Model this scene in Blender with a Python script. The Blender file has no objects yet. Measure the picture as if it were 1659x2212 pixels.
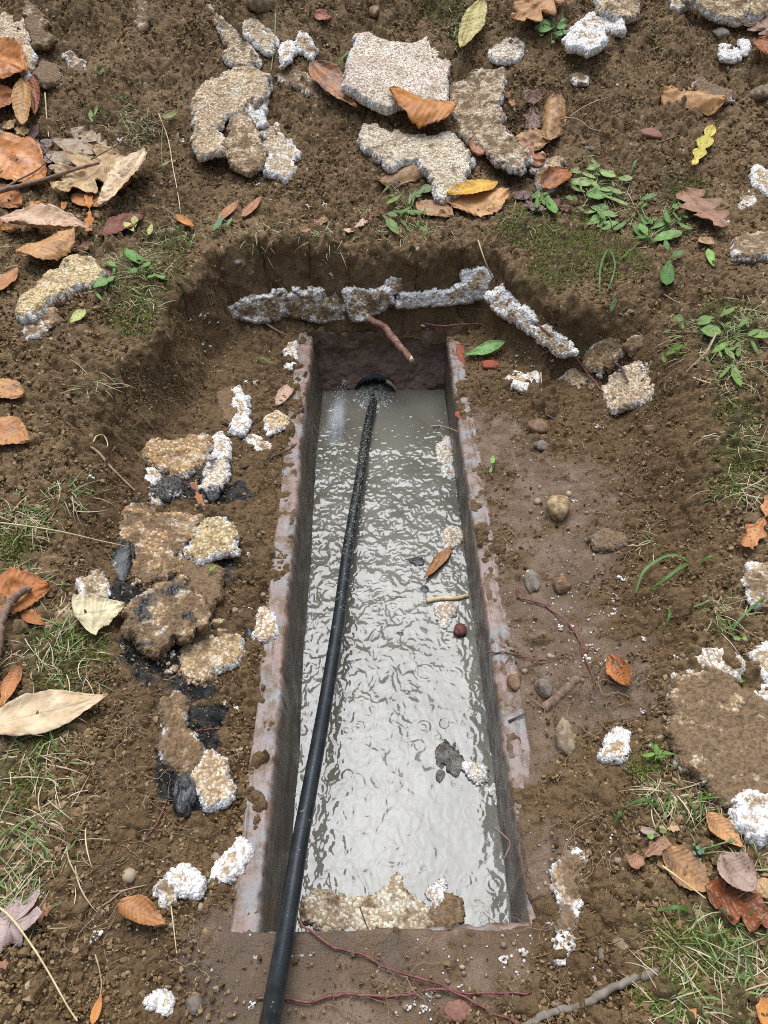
import bpy, math, random
import numpy as np
from mathutils import Matrix, Euler, Vector
S = bpy.context.scene
COL = S.collection
R = math.radians
rng = np.random.default_rng(7)
random.seed(7)

# ------------------------------------------------------------------ camera
CAM_H, PITCH, YAW = 1.0, 44.3, 1.13          # metres above the trough rim, degrees
FPX, CU, CV = 1661.0, 829.5, 1106.0          # focal length and centre in reference pixels (1659 x 2212)
cd = bpy.data.cameras.new('camera'); cam = bpy.data.objects.new('camera', cd); COL.objects.link(cam)
cam.location = (0, 0, CAM_H); cam.rotation_euler = (R(90 - PITCH), 0, R(-YAW))
cd.sensor_fit = 'VERTICAL'; cd.sensor_height = 36; cd.lens = 36 * FPX / 2212
cd.clip_start = 0.02; cd.clip_end = 200
S.camera = cam
S.cycles.volume_bounces = 8; S.render.filter_size = 1.0; S.cycles.filter_width = 1.0
S.cycles.use_denoising = False; S.cycles.caustics_reflective = False; S.cycles.sample_clamp_indirect = 2.5; S.cycles.blur_glossy = 1.

# ------------------------------------------------------------------ light
S.view_settings.view_transform = 'Standard'; S.view_settings.look = 'None'
S.view_settings.exposure = 1.08; S.view_settings.gamma = 1; S.view_settings.use_curve_mapping = False
SUN_EL, SUN_ROT = 67, -8
w = bpy.data.worlds.new('World'); S.world = w; w.use_nodes = True
nt = w.node_tree; N = nt.nodes; L = nt.links
for n in list(N): N.remove(n)
out = N.new('ShaderNodeOutputWorld'); bg = N.new('ShaderNodeBackground'); bg.inputs[1].default_value = 0.12
sky = N.new('ShaderNodeTexSky'); sky.sky_type = 'NISHITA'; sky.sun_disc = False
sky.sun_elevation = R(SUN_EL); sky.sun_rotation = R(SUN_ROT); sky.dust_density = 1; sky.air_density = 1
hs = N.new('ShaderNodeHueSaturation'); hs.inputs['Saturation'].default_value = 0.28
tc = N.new('ShaderNodeTexCoord'); sx = N.new('ShaderNodeSeparateXYZ')
nz = N.new('ShaderNodeTexNoise'); nz.inputs['Scale'].default_value = 3.5; nz.inputs['Detail'].default_value = 5
ad = N.new('ShaderNodeMath'); ad.operation = 'MULTIPLY_ADD'; ad.inputs[1].default_value = 0.5
mr = N.new('ShaderNodeMapRange'); mr.interpolation_type = 'SMOOTHSTEP'
mr.inputs[1].default_value = 0.80; mr.inputs[2].default_value = 1.20; mr.inputs[3].default_value = 0.36; mr.inputs[4].default_value = 1.9
mx = N.new('ShaderNodeMix'); mx.data_type = 'RGBA'; mx.blend_type = 'MULTIPLY'; mx.inputs[0].default_value = 1; 
L.new(sky.outputs[0], hs.inputs['Color']); L.new(tc.outputs['Generated'], nz.inputs['Vector']); L.new(tc.outputs['Generated'], sx.inputs[0])
L.new(nz.outputs[0], ad.inputs[0]); L.new(sx.outputs[2], ad.inputs[2]); L.new(ad.outputs[0], mr.inputs[0])
tn = N.new('ShaderNodeMix'); tn.data_type = 'RGBA'; tn.blend_type = 'MULTIPLY'; tn.inputs[0].default_value = 1; tn.inputs[7].default_value = (.86, .97, 1.11, 1)
L.new(hs.outputs[0], tn.inputs[6]); L.new(tn.outputs[2], mx.inputs[6]); L.new(mr.outputs[0], mx.inputs[7]); L.new(mx.outputs[2], bg.inputs[0]); L.new(bg.outputs[0], out.inputs[0])
sd_ = bpy.data.lights.new('sun', 'SUN'); sd_.energy = 1.5; sd_.angle = R(42); sd_.color = (1, .975, .94)
sun = bpy.data.objects.new('sun', sd_); COL.objects.link(sun)
sun.rotation_euler = (R(90 - SUN_EL), 0, R(180 - SUN_ROT)); sun.location = (0, 0, 5)

# ------------------------------------------------------------------ numeric helpers
def hsh(ix, iy, s):
    a = (ix.astype(np.int64) * 374761393 + iy.astype(np.int64) * 668265263 + s * 1442695041) & 0xffffffff
    a = ((a ^ (a >> 13)) * 1274126177) & 0xffffffff
    a = ((a ^ (a >> 16)) * 2246822519) & 0xffffffff
    return ((a ^ (a >> 15)) & 0xffffff) / float(0x1000000)
def vn(x, y, s=0):
    ix = np.floor(x); iy = np.floor(y); fx = x - ix; fy = y - iy
    fx = fx * fx * fx * (fx * (fx * 6 - 15) + 10); fy = fy * fy * fy * (fy * (fy * 6 - 15) + 10)
    a = hsh(ix, iy, s); b = hsh(ix + 1, iy, s); c = hsh(ix, iy + 1, s); d = hsh(ix + 1, iy + 1, s)
    return (a + (b - a) * fx) * (1 - fy) + (c + (d - c) * fx) * fy
def fbm(x, y, s=0, o=4, g=.5):
    r = 0; a = 1; t = 0
    for k in range(o):
        r = r + a * vn(x * 2 ** k + 17.3 * k, y * 2 ** k - 9.1 * k, s + k); t += a; a *= g
    return r / t
def wor(x, y, s=0):
    ix = np.floor(x); iy = np.floor(y); best = np.full(x.shape, 9.); cell = np.zeros(x.shape)
    for i in (-1, 0, 1):
        for j in (-1, 0, 1):
            a = ix + i; b = iy + j
            px = a + .15 + .7 * hsh(a, b, s); py = b + .15 + .7 * hsh(a, b, s + 5)
            d = (px - x) ** 2 + (py - y) ** 2
            m = d < best; best = np.where(m, d, best); cell = np.where(m, hsh(a, b, s + 9), cell)
    return np.sqrt(best), cell
def sst(a, b, x):
    t = np.clip((x - a) / (b - a), 0, 1); return t * t * (3 - 2 * t)
def sdpoly(x, y, P):
    """signed distance, positive inside"""
    x = np.asarray(x, float); y = np.asarray(y, float)
    d = np.full(x.shape, 1e9); ins = np.zeros(x.shape, bool); n = len(P)
    for k in range(n):
        ax, ay = P[k]; bx, by = P[(k + 1) % n]; ex, ey = bx - ax, by - ay; l2 = ex * ex + ey * ey + 1e-12
        t = np.clip(((x - ax) * ex + (y - ay) * ey) / l2, 0, 1)
        d = np.minimum(d, (x - ax - t * ex) ** 2 + (y - ay - t * ey) ** 2)
        if abs(ey) > 1e-12:
            ins ^= ((ay > y) != (by > y)) & (x < ex * (y - ay) / ey + ax)
    return np.sqrt(d) * np.where(ins, 1, -1)

ROT = np.array(Euler(cam.rotation_euler).to_matrix())
CAMP = np.array([0, 0, CAM_H])
RIGHT, UPV, FWD = ROT[:, 0], ROT[:, 1], -ROT[:, 2]
def ray(u, v):
    u = np.asarray(u, float); v = np.asarray(v, float)
    c = np.stack([(u - CU) / FPX, -(v - CV) / FPX, -np.ones_like(u)], -1)
    return c @ ROT.T
def depth(p): return float((np.asarray(p) - CAMP) @ FWD)
REG = dict(A=(0, 0), B=(600, 0), C=(1220, 0), E=(0, 600), F=(600, 600), G=(1220, 600), H=(0, 1200), I=(600, 1200),
           J=(1220, 1200), K=(0, 1860), L=(600, 1860), M=(1220, 1860))
def q(r, pts):
    """points read off an enlarged region of the photograph -> reference pixels"""
    if r == 'D': return np.array(pts, float)
    ox, oy = REG[r]
    return np.array([((ox + x / 2.37) * .8641, (oy + y / 2.37) * .8641) for x, y in pts])

# ------------------------------------------------------------------ terrain shape
SX0, SX1, SY0, SY1, WZ = -.143, .180, .313, 1.62, -.13      # trough opening, water level
def upper(x, y):
    b = .045 + .15 * sst(.25, 1.55, y) + .03 * sst(.3, .9, np.abs(x))
    t = (y - 1.98 - .12 * (vn(x * 2.1 + 3, y * 0, 3) - .5)) / .1
    heap = .62 * .1 * np.where(t > 20, t, np.log1p(np.exp(np.clip(t, -40, 20))))
    heap = heap - .62 * np.maximum(0, y - 2.95) * .9
    heap = np.maximum(heap, -.3)
    b = b + .05 * (fbm(x * 8, y * 8, 13, 3) - .5) * sst(1.75, 2.1, y)
    return b + heap + .05 * (fbm(x * 3.3, y * 3.3, 11, 3) - .5)
def march(u, v, f, t1=5.):
    d = ray(u, v); sh = d.shape[:-1]; d = d.reshape(-1, 3); n = len(d); lo = np.full(n, .3); hi = np.full(n, t1); done = np.zeros(n, bool)
    prev = np.full(n, .3)
    for t in np.linspace(.3, t1, 260)[1:]:
        p = CAMP + d * t; hit = (~done) & (p[:, 2] < f(p[:, 0], p[:, 1]))
        lo[hit] = prev[hit]; hi[hit] = t; done |= hit; prev[:] = t
        if done.all(): break
    for _ in range(22):
        m = (lo + hi) / 2; p = CAMP + d * m[:, None]; b = p[:, 2] < f(p[:, 0], p[:, 1])
        hi = np.where(b, m, hi); lo = np.where(b, lo, m)
    return (CAMP + d * hi[:, None]).reshape(sh + (3,))
PITPX = np.array([(20, 2300), (60, 2100), (90, 1900), (160, 1740), (215, 1500), (150, 1330), (110, 1180), (160, 1020), (140, 920), (215, 800), (325, 715),
    (360, 610), (455, 535), (560, 500), (680, 508), (760, 530), (900, 535), (1000, 512), (1080, 522), (1140, 575), (1220, 645), (1330, 650),
    (1430, 660), (1480, 730), (1530, 830), (1560, 950), (1575, 1100), (1590, 1230), (1520, 1400), (1455, 1500), (1460, 1650), (1420, 1760),
    (1380, 1880), (1420, 2000), (1400, 2110), (1330, 2300)], float)
PIT = march(PITPX[:, 0], PITPX[:, 1], upper)[:, :2]
PIT = np.vstack([PIT, [[.2, -.2], [-.3, -.2]]])
def slotd(x, y):
    dx = np.maximum(np.maximum(SX0 - x, x - SX1), 0); dy = np.maximum(np.maximum(SY0 - y, y - SY1), 0)
    return np.hypot(dx, dy)
def hmac(x, y):
    x = np.asarray(x, float); y = np.asarray(y, float)
    U = upper(x, y); d = slotd(x, y)
    left = sst(.05, -.05, x - (SX0 + SX1) / 2)
    near = sst(SY0 + .01, SY0 - .02, y)
    B = np.where(left > .5, -.001, .004) * (1 - near) + .006 * near + .16 * np.maximum(0, d - .03) + .03 * (fbm(x * 9, y * 9, 21, 3) - .5) * sst(.02, .12, d)
    B = B + .05 * sst(.0, .10, y - SY1)
    s = sdpoly(x, y, PIT) + .03 * (fbm(x * 14, y * 14, 31, 3) - .5)
    sharp = sst(1.0, 1.3, y) * sst(.62, .42, x)
    wid = .17 + (.075 - .17) * sharp
    k = sst(0, 1, 1 - s / wid)
    k = np.where(s < 0, 1, k)
    return B + (U - B) * k
HX0, HY0, HST = -2.6, -.6, .004
_gx = HX0 + np.arange(1300) * HST; _gy = HY0 + np.arange(1120) * HST
HG = hmac(*np.meshgrid(_gx, _gy)); hexact = hmac
def hmac(x, y):
    """bilinear look-up of the terrain height"""
    a = np.clip((np.asarray(x, float) - HX0) / HST, 0, 1298.99); b = np.clip((np.asarray(y, float) - HY0) / HST, 0, 1118.99)
    i = a.astype(int); j = b.astype(int); f = a - i; g = b - j
    return (HG[j, i] * (1 - f) + HG[j, i + 1] * f) * (1 - g) + (HG[j + 1, i] * (1 - f) + HG[j + 1, i + 1] * f) * g
def px(u, v): return march(np.atleast_1d(u), np.atleast_1d(v), hmac)
def pz(u, v, z):
    d = ray(np.atleast_1d(u), np.atleast_1d(v)); t = (np.asarray(z) - CAM_H) / d[:, 2]
    return CAMP + d * t[:, None]
def nrm(x, y, e=.03):
    x = float(x); y = float(y)
    h = hmac(np.array([x + e, x - e, x, x]), np.array([y, y, y + e, y - e]))
    n = np.array([-(h[0] - h[1]) / (2 * e), -(h[2] - h[3]) / (2 * e), 1]); return n / np.linalg.norm(n)

# masks that belong to the place (sludge, wet mud, moss), each a soft blob given by pixel centre and radius
def blobs(lst):
    o = []
    for u, v, r in lst:
        p = px(u, v)[0]; o.append((p[0], p[1], r / FPX * depth(p) * 1.25))
    return o
def bmask(x, y, bl, s, sharp=.35):
    m = np.zeros(x.shape)
    n = (fbm(x * 28, y * 28, s, 3) - .5) * 1.1
    for bx, by, r in bl:
        m = np.maximum(m, sst(sharp, -sharp, np.hypot(x - bx, y - by) / r - 1 + n))
    return m
SLUDGE = blobs([(345, 1420, 60), (410, 1490, 40), (440, 1560, 38), (430, 1250, 50), (460, 1150, 45), (300, 1290, 45), (480, 1200, 40), (395, 1040, 45), (500, 1070, 30), (410, 1690, 45), (445, 1600, 30), (375, 1640, 25), (310, 1120, 30)])
WETM = blobs([(1150, 1330, 120), (1180, 1450, 110), (1120, 1560, 80), (1230, 1200, 80), (1180, 1070, 110), (1040, 960, 80), (560, 2090, 110), (480, 2030, 60), (700, 2090, 120), (900, 2080, 110), (620, 2190, 90), (1300, 1480, 90), (1040, 2060, 80), (1140, 1620, 60), (1140, 1850, 60)])
SOAK = blobs([(560, 2090, 100), (480, 2050, 70), (620, 2060, 80), (520, 2150, 70), (720, 2060, 50), (600, 2200, 60), (850, 2065, 40), (470, 2200, 50)])
MOSSB = blobs([(1150, 500, 60), (1250, 540, 70), (1330, 560, 60), (1200, 590, 50), (290, 680, 50), (330, 590, 55), (360, 530, 50), (290, 640, 45), (150, 1420, 75), (120, 1500, 50), (90, 1600, 50), (1590, 900, 50), (1600, 1000, 55), (1570, 1060, 40), (1480, 2060, 90), (1560, 2050, 80), (1540, 2150, 90), (60, 1700, 60), (30, 1180, 40), (60, 1900, 40), (1560, 700, 60), (1480, 420, 50), (960, 20, 40)])

# ------------------------------------------------------------------ mesh helpers
def mesh(name, V, Fq=None, Ft=None, attrs=None, smooth=True):
    me = bpy.data.meshes.new(name); V = np.asarray(V, np.float32)
    me.vertices.add(len(V)); me.vertices.foreach_set('co', V.ravel())
    parts = []; st = []; tot = 0
    for F, k in ((Fq, 4), (Ft, 3)):
        if F is not None and len(F):
            F = np.asarray(F, np.int32); parts.append(F.ravel()); st.append(np.arange(len(F), dtype=np.int32) * k + tot); tot += len(F) * k
    lv = np.concatenate(parts); ls = np.concatenate(st)
    me.loops.add(len(lv)); me.loops.foreach_set('vertex_index', lv)
    me.polygons.add(len(ls)); me.polygons.foreach_set('loop_start', ls)
    me.update(calc_edges=True); me.validate()
    me.polygons.foreach_set('use_smooth', np.full(len(me.polygons), smooth))
    for k, a in (attrs or {}).items():
        at = me.attributes.new(k, 'FLOAT', 'POINT'); at.data.foreach_set('value', np.asarray(a, np.float32))
    return me
def link(name, me, mat, loc=(0, 0, 0), parent=None):
    o = bpy.data.objects.new(name, me); COL.objects.link(o)
    if not me.materials: me.materials.append(mat)
    o.location = loc; o.parent = parent
    return o
def tag(o, label=None, cat=None, group=None, kind=None):
    if label: o['label'] = label
    if cat: o['category'] = cat
    if group: o['group'] = group
    if kind: o['kind'] = kind
    return o
def empty(name, loc):
    o = bpy.data.objects.new(name, None); COL.objects.link(o); o.location = loc; o.empty_display_size = .02; return o
def gridf(nx, ny):
    a = np.arange(nx * ny).reshape(ny, nx)
    return np.stack([a[:-1, :-1], a[:-1, 1:], a[1:, 1:], a[1:, :-1]], -1).reshape(-1, 4)
def catmull(P, n):
    P = np.asarray(P, float); P = np.vstack([2 * P[0] - P[1], P, 2 * P[-1] - P[-2]]); k = len(P) - 3; o = []
    for t in np.linspace(0, k - 1e-6, n):
        i = int(t); f = t - i; a, b, c, d = P[i:i + 4]
        o.append(.5 * ((2 * b) + (c - a) * f + (2 * a - 5 * b + 4 * c - d) * f * f + (3 * b - a - 3 * c + d) * f ** 3))
    return np.array(o)
def tube_geo(P, rad, ns=8, rough=.0, seed=0):
    P = np.asarray(P, float); n = len(P); T = np.gradient(P, axis=0); T /= np.linalg.norm(T, axis=1)[:, None] + 1e-12
    ref = np.array([0, 0, 1.]) if abs(T[:, 2]).max() < .95 else np.array([1., 0, 0])
    X = np.cross(T, ref); X /= np.linalg.norm(X, axis=1)[:, None] + 1e-12; Y = np.cross(X, T)
    a = np.arange(ns) / ns * 2 * math.pi; rad = np.broadcast_to(np.asarray(rad, float), (n,))
    rr = rad[:, None] * (1 + rough * 3.2 * (fbm(np.arange(n)[:, None] * .16 + np.zeros((1, ns)), np.cos(a)[None] * .8 + np.zeros((n, 1)), seed + 3, 3) - .5)) if rough and n > 20 else rad[:, None] * (1 + rough * (hsh(np.arange(n)[:, None] + np.zeros((1, ns)), np.arange(ns)[None] + np.zeros((n, 1)), seed) - .5) * 2)
    V = P[:, None] + rr[..., None] * (np.cos(a)[None, :, None] * X[:, None] + np.sin(a)[None, :, None] * Y[:, None])
    V = V.reshape(-1, 3); i = np.arange(n - 1)[:, None]; j = np.arange(ns)[None]
    F = np.stack([i * ns + j, i * ns + (j + 1) % ns, (i + 1) * ns + (j + 1) % ns, (i + 1) * ns + j], -1).reshape(-1, 4)
    V = np.vstack([V, P[0], P[-1]]); c0 = len(V) - 2; jj = np.arange(ns)
    Ft = np.vstack([np.stack([(jj + 1) % ns, jj, np.full(ns, c0)], -1), np.stack([(n - 1) * ns + jj, (n - 1) * ns + (jj + 1) % ns, np.full(ns, c0 + 1)], -1)])
    return V, F, Ft

# ------------------------------------------------------------------ material helpers
class M:
    def __init__(s, name):
        s.m = bpy.data.materials.new(name); s.m.use_nodes = True; s.t = s.m.node_tree; s.n = s.t.nodes; s.b = s.n['Principled BSDF']; s.out = s.n['Material Output']
    def N(s, typ, **kw):
        n = s.n.new(typ)
        for k, v in kw.items(): setattr(n, k, v)
        return n
    def put(s, sock, v):
        if hasattr(v, 'is_linked') or isinstance(v, bpy.types.NodeSocket): s.t.links.new(v, sock)
        elif isinstance(v, (tuple, list)) and len(v) == 3 and sock.type == 'RGBA': sock.default_value = (*v, 1)
        else: sock.default_value = v
    def attr(s, name, typ='GEOMETRY', o='Fac'):
        return s.N('ShaderNodeAttribute', attribute_name=name, attribute_type=typ).outputs[o]
    def coord(s, k='Object'): return s.N('ShaderNodeTexCoord').outputs[k]
    def noise(s, vec, scale, det=4, rough=.55, dist=0, o=0):
        n = s.N('ShaderNodeTexNoise'); s.put(n.inputs['Vector'], vec); n.inputs['Scale'].default_value = scale; n.inputs['Detail'].default_value = det
        n.inputs['Roughness'].default_value = rough; n.inputs['Distortion'].default_value = dist; return n.outputs[o]
    def voro(s, vec, scale, o='Distance', feat='F1'):
        n = s.N('ShaderNodeTexVoronoi', feature=feat); s.put(n.inputs['Vector'], vec); n.inputs['Scale'].default_value = scale; return n.outputs[o]
    def ramp(s, f, a, b, lo=0., hi=1.):
        n = s.N('ShaderNodeMapRange'); n.interpolation_type = 'SMOOTHSTEP'
        for i, v in enumerate((f, a, b, lo, hi)): s.put(n.inputs[i], v)
        return n.outputs[0]
    def math(s, op, a, b=0., c=0.):
        n = s.N('ShaderNodeMath', operation=op)
        for i, v in enumerate((a, b, c)): s.put(n.inputs[i], v)
        return n.outputs[0]
    def mix(s, f, a, b, mode='MIX'):
        n = s.N('ShaderNodeMix', data_type='RGBA', blend_type=mode); s.put(n.inputs[0], f); s.put(n.inputs[6], a); s.put(n.inputs[7], b); return n.outputs[2]
    def bump(s, h, st=.5, dist=.002, nin=None):
        n = s.N('ShaderNodeBump'); n.inputs['Strength'].default_value = st; n.inputs['Distance'].default_value = dist; s.put(n.inputs['Height'], h)
        if nin is not None: s.put(n.inputs['Normal'], nin)
        return n.outputs[0]
    def fin(s, col, rough=.8, normal=None, spec=.3, **kw):
        s.put(s.b.inputs['Base Color'], col); s.put(s.b.inputs['Roughness'], rough); s.put(s.b.inputs['Specular IOR Level'], spec)
        if normal is not None: s.put(s.b.inputs['Normal'], normal)
        for k, v in kw.items(): s.put(s.b.inputs[k], v)
        return s.m
SOIL_A, SOIL_B, SOIL_C = (.165, .099, .042), (.25, .160, .078), (.088, .050, .0205)
def soil_mat():
    m = M('soil'); c = m.coord('Object')
    base = m.mix(m.ramp(m.noise(c, 6, 5), .35, .65), SOIL_A, SOIL_B)
    base = m.mix(m.ramp(m.noise(c, 55, 4), .45, .7), base, SOIL_C)
    base = m.mix(m.ramp(m.noise(c, 3.2, 5, .6), .42, .62, 0, .45), base, SOIL_C)
    cell = m.N('ShaderNodeTexVoronoi'); m.put(cell.inputs['Vector'], c); cell.inputs['Scale'].default_value = 170
    sp = m.N('ShaderNodeSeparateColor'); m.put(sp.inputs[0], cell.outputs['Color'])
    base = m.mix(m.ramp(sp.outputs[0], .0, 1., .0, .55), base, (.24, .155, .082))
    base = m.mix(m.ramp(sp.outputs[1], .988, .994), base, (.5, .37, .22))
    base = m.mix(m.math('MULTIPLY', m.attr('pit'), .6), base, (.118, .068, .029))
    red = m.math('MULTIPLY', m.attr('wet'), .75)
    base = m.mix(red, base, m.mix(m.ramp(m.noise(c, 30, 4), .4, .65), (.16, .104, .066), (.25, .172, .122)))
    base = m.mix(m.math('MULTIPLY', m.attr('moss'), .6), base, (.06, .062, .016))
    sl = m.attr('sludge')
    base = m.mix(sl, base, m.mix(m.ramp(m.noise(c, 60, 4), .4, .65), (.012, .012, .012), (.055, .049, .042)))
    ro = m.mix(sl, m.mix(m.attr('wet'), (.9,) * 3, (.42,) * 3), (.3,) * 3)
    ro = m.mix(m.attr('soak'), ro, (.10,) * 3); base = m.mix(m.math('MULTIPLY', m.attr('soak'), .8), base, (.13, .092, .062))
    h = m.math('ADD', m.noise(c, 420, 3, .7), m.math('MULTIPLY', m.noise(c, 140, 3), 1.4))
    return m.fin(base, ro, m.bump(h, .9, .004), spec=.25)
def simple(name, c1, c2, scale=60, rough=.8, bs=200, bst=.4, bd=.001, spec=.3, **kw):
    m = M(name); c = m.coord('Object')
    return m.fin(m.mix(m.ramp(m.noise(c, scale, 5), .35, .65), c1, c2), rough, m.bump(m.noise(c, bs, 4), bst, bd), spec, **kw)
def rnd_mat(name, stops, rough=.6, spec=.3, trans=0.):
    m = M(name); r = m.N('ShaderNodeValToRGB'); m.put(r.inputs[0], m.attr('rnd')); cr = r.color_ramp
    while len(cr.elements) < len(stops): cr.elements.new(.5)
    for i, cc in enumerate(stops): cr.elements[i].position = i / (len(stops) - 1); cr.elements[i].color = (*cc, 1)
    return m.fin(r.outputs[0], rough, None, spec)
def foam_mat():
    m = M('foam'); oc = m.coord('Object')
    rv = m.N('ShaderNodeObjectInfo').outputs['Random']
    va = m.N('ShaderNodeVectorMath', operation='ADD'); m.put(va.inputs[0], oc); cmb = m.N('ShaderNodeCombineXYZ'); m.put(cmb.inputs[0], m.math('MULTIPLY', rv, 7.)); m.put(cmb.inputs[1], m.math('MULTIPLY', rv, 3.)); m.put(va.inputs[1], cmb.outputs[0]); c = va.outputs[0]
    tcol = m.attr('tone', 'OBJECT', 'Color'); dirt = m.attr('dirt', 'OBJECT'); tar = m.attr('tar', 'OBJECT'); clean = m.attr('clean', 'OBJECT'); edge = m.attr('edge')
    cell = m.N('ShaderNodeTexVoronoi'); m.put(cell.inputs['Vector'], c); cell.inputs['Scale'].default_value = 250; cell.inputs['Randomness'].default_value = 1.
    sp = m.N('ShaderNodeSeparateColor'); m.put(sp.inputs[0], cell.outputs['Color'])
    top = m.mix(m.ramp(sp.outputs[0], .62, .8, 0, .8), tcol, m.mix(.55, tcol, (.85, .80, .70)))
    top = m.mix(m.ramp(sp.outputs[2], .45, .62, 0, .8), top, m.mix(.72, tcol, (.13, .070, .028)))
    top = m.mix(m.ramp(m.noise(c, 17, 5, .6), .42, .66, 0, .7), top, m.mix(.6, top, (.20, .11, .045)))
    top = m.mix(m.ramp(m.noise(c, 29, 5, .6), .55, .7, 0, .6), top, (.70, .62, .50))
    e = m.math('ADD', m.math('MULTIPLY', edge, .78), m.math('MULTIPLY', m.math('SUBTRACT', m.noise(c, 42, 6, .7), .5), 2.8))
    e = m.math('ADD', e, m.math('SUBTRACT', m.math('MULTIPLY', clean, .72), .34))
    white = m.mix(m.ramp(sp.outputs[1], .0, 1.), (.56, .51, .44), (.80, .78, .75))
    col = m.mix(m.ramp(e, .35, .6), top, white)
    dn = m.math('ADD', m.noise(c, 38, 6, .65), m.math('MULTIPLY', m.math('SUBTRACT', dirt, .5), .9))
    dn = m.math('SUBTRACT', dn, m.math('MULTIPLY', edge, .06))
    dcol = m.mix(m.ramp(m.noise(c, 150, 3), .4, .6), (.17, .105, .053), (.10, .058, .028))
    col = m.mix(m.ramp(dn, .49, .60, 0, .92), col, dcol)
    crack = m.math('MULTIPLY', m.ramp(cell.outputs['Distance'], .5, .85), m.math('ADD', m.math('MULTIPLY', dirt, .5), .35))
    col = m.mix(crack, col, (.22, .13, .065))
    tn = m.math('ADD', m.noise(c, 26, 5, .6), m.math('MULTIPLY', m.math('SUBTRACT', tar, .5), 1.0))
    tm = m.ramp(tn, .5, .6, 0, .95)
    col = m.mix(tm, col, m.mix(m.ramp(m.noise(c, 120, 3), .45, .6), (.012, .012, .013), (.05, .045, .04)))
    h = m.math('ADD', m.math('MULTIPLY', cell.outputs['Distance'], -1.3), m.math('MULTIPLY', m.noise(c, 500, 3), .5))
    return m.fin(col, m.mix(tm, (.8,) * 3, (.28,) * 3), m.bump(h, .6, .002), spec=.25)
def leaf_mat():
    m = M('leaf'); c = m.coord('Object'); A = m.attr('tone', 'OBJECT', 'Color'); B = m.attr('toneb', 'OBJECT', 'Color'); spots = m.attr('spots', 'OBJECT'); gl = m.attr('gloss', 'OBJECT')
    t = m.attr('lt'); s = m.attr('ls'); sa = m.math('ABSOLUTE', s)
    vein = m.math('SINE', m.math('MULTIPLY', m.math('SUBTRACT', t, m.math('MULTIPLY', sa, .17)), 75.))
    vl = m.ramp(vein, .78, 1.); mid = m.ramp(sa, .05, .02)
    col = m.mix(m.ramp(m.noise(c, 35, 5), .3, .7), A, B)
    col = m.mix(m.math('MULTIPLY', vl, .13), col, m.mix(.5, col, (.10, .045, .02)))
    col = m.mix(m.math('MULTIPLY', mid, .6), col, m.mix(.5, col, (.16, .07, .03)))
    edge = m.math('MULTIPLY', m.ramp(sa, .7, 1.), m.ramp(m.noise(c, 70, 3), .45, .6))
    col = m.mix(m.math('MULTIPLY', edge, .5), col, m.mix(.65, col, (.10, .04, .02)))
    sp = m.ramp(m.voro(c, 130), .30, .2); spn = m.math('MULTIPLY', sp, m.ramp(m.noise(c, 50, 2), .48, .58))
    col = m.mix(m.math('MULTIPLY', spn, spots), col, (.05, .025, .015))
    bl = m.math('MULTIPLY', m.ramp(m.noise(c, 26, 6, .7), .52, .64), m.math('MULTIPLY', spots, .8))
    col = m.mix(bl, col, m.mix(.7, col, (.09, .045, .02)))
    md = m.ramp(m.noise(c, 31, 6, .7), .56, .66, 0, .85); col = m.mix(m.math('MULTIPLY', md, m.math('MINIMUM', m.math('ADD', spots, .15), 1.)), col, (.12, .076, .037))
    h = m.math('ADD', m.math('MULTIPLY', vein, .22), m.math('MULTIPLY', m.noise(c, 180, 3), 1.2))
    nb = m.bump(h, .45, .0012)
    m.fin(col, m.math('SUBTRACT', .62, gl), nb, spec=.35)
    tr = m.N('ShaderNodeBsdfTranslucent'); m.put(tr.inputs[0], col); ms = m.N('ShaderNodeMixShader'); ms.inputs[0].default_value = .22
    m.t.links.new(m.b.outputs[0], ms.inputs[1]); m.t.links.new(tr.outputs[0], ms.inputs[2]); m.t.links.new(ms.outputs[0], m.out.inputs[0])
    return m.m
def concrete_mat():
    m = M('wet_concrete'); c = m.coord('Object')
    mp = m.N('ShaderNodeMapping'); mp.inputs['Scale'].default_value = (40, 3.5, 40); m.put(mp.inputs[0], c)
    st = m.noise(mp.outputs[0], 2.2, 5)
    wall = m.mix(m.ramp(st, .35, .65), (.07, .052, .036), (.145, .113, .080))
    wall = m.mix(m.ramp(m.noise(c, 14, 5), .5, .68), wall, (.085, .058, .044))
    top = m.mix(m.ramp(m.noise(c, 18, 5), .4, .6), (.25, .160, .128), (.215, .195, .180))
    top = m.mix(m.ramp(m.noise(c, 30, 7, .72), .44, .60), top, (.135, .082, .045))
    col = m.mix(m.attr('rim'), wall, top)
    col = m.mix(m.ramp(m.voro(c, 240), .12, .08), col, (.3, .25, .2))
    h = m.math('ADD', m.noise(c, 160, 4, .7), m.math('MULTIPLY', st, 1.5))
    return m.fin(col, m.ramp(m.noise(c, 20, 3), .3, .7, .3, .55), m.bump(h, .5, .003), spec=.4)
def mud_wall_mat():
    m = M('muddy_concrete'); c = m.coord('Object')
    col = m.mix(m.ramp(m.noise(c, 22, 5), .35, .65), (.13, .078, .052), (.21, .13, .09))
    col = m.mix(m.ramp(m.noise(c, 9, 4), .5, .65), col, (.10, .06, .038))
    col = m.mix(m.ramp(m.voro(c, 260), .2, .1), col, (.22, .15, .11))
    return m.fin(col, .55, m.bump(m.noise(c, 190, 4, .7), .7, .004), spec=.35)
def water_mat():
    m = M('murky_water'); c = m.coord('Object')
    col = m.mix(m.ramp(m.noise(c, 7, 4), .35, .65), (.105, .094, .070), (.15, .135, .105))
    return m.fin(col, .055, m.bump(m.noise(c, 160, 2), .12, .0015), spec=.5, IOR=1.5)
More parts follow.
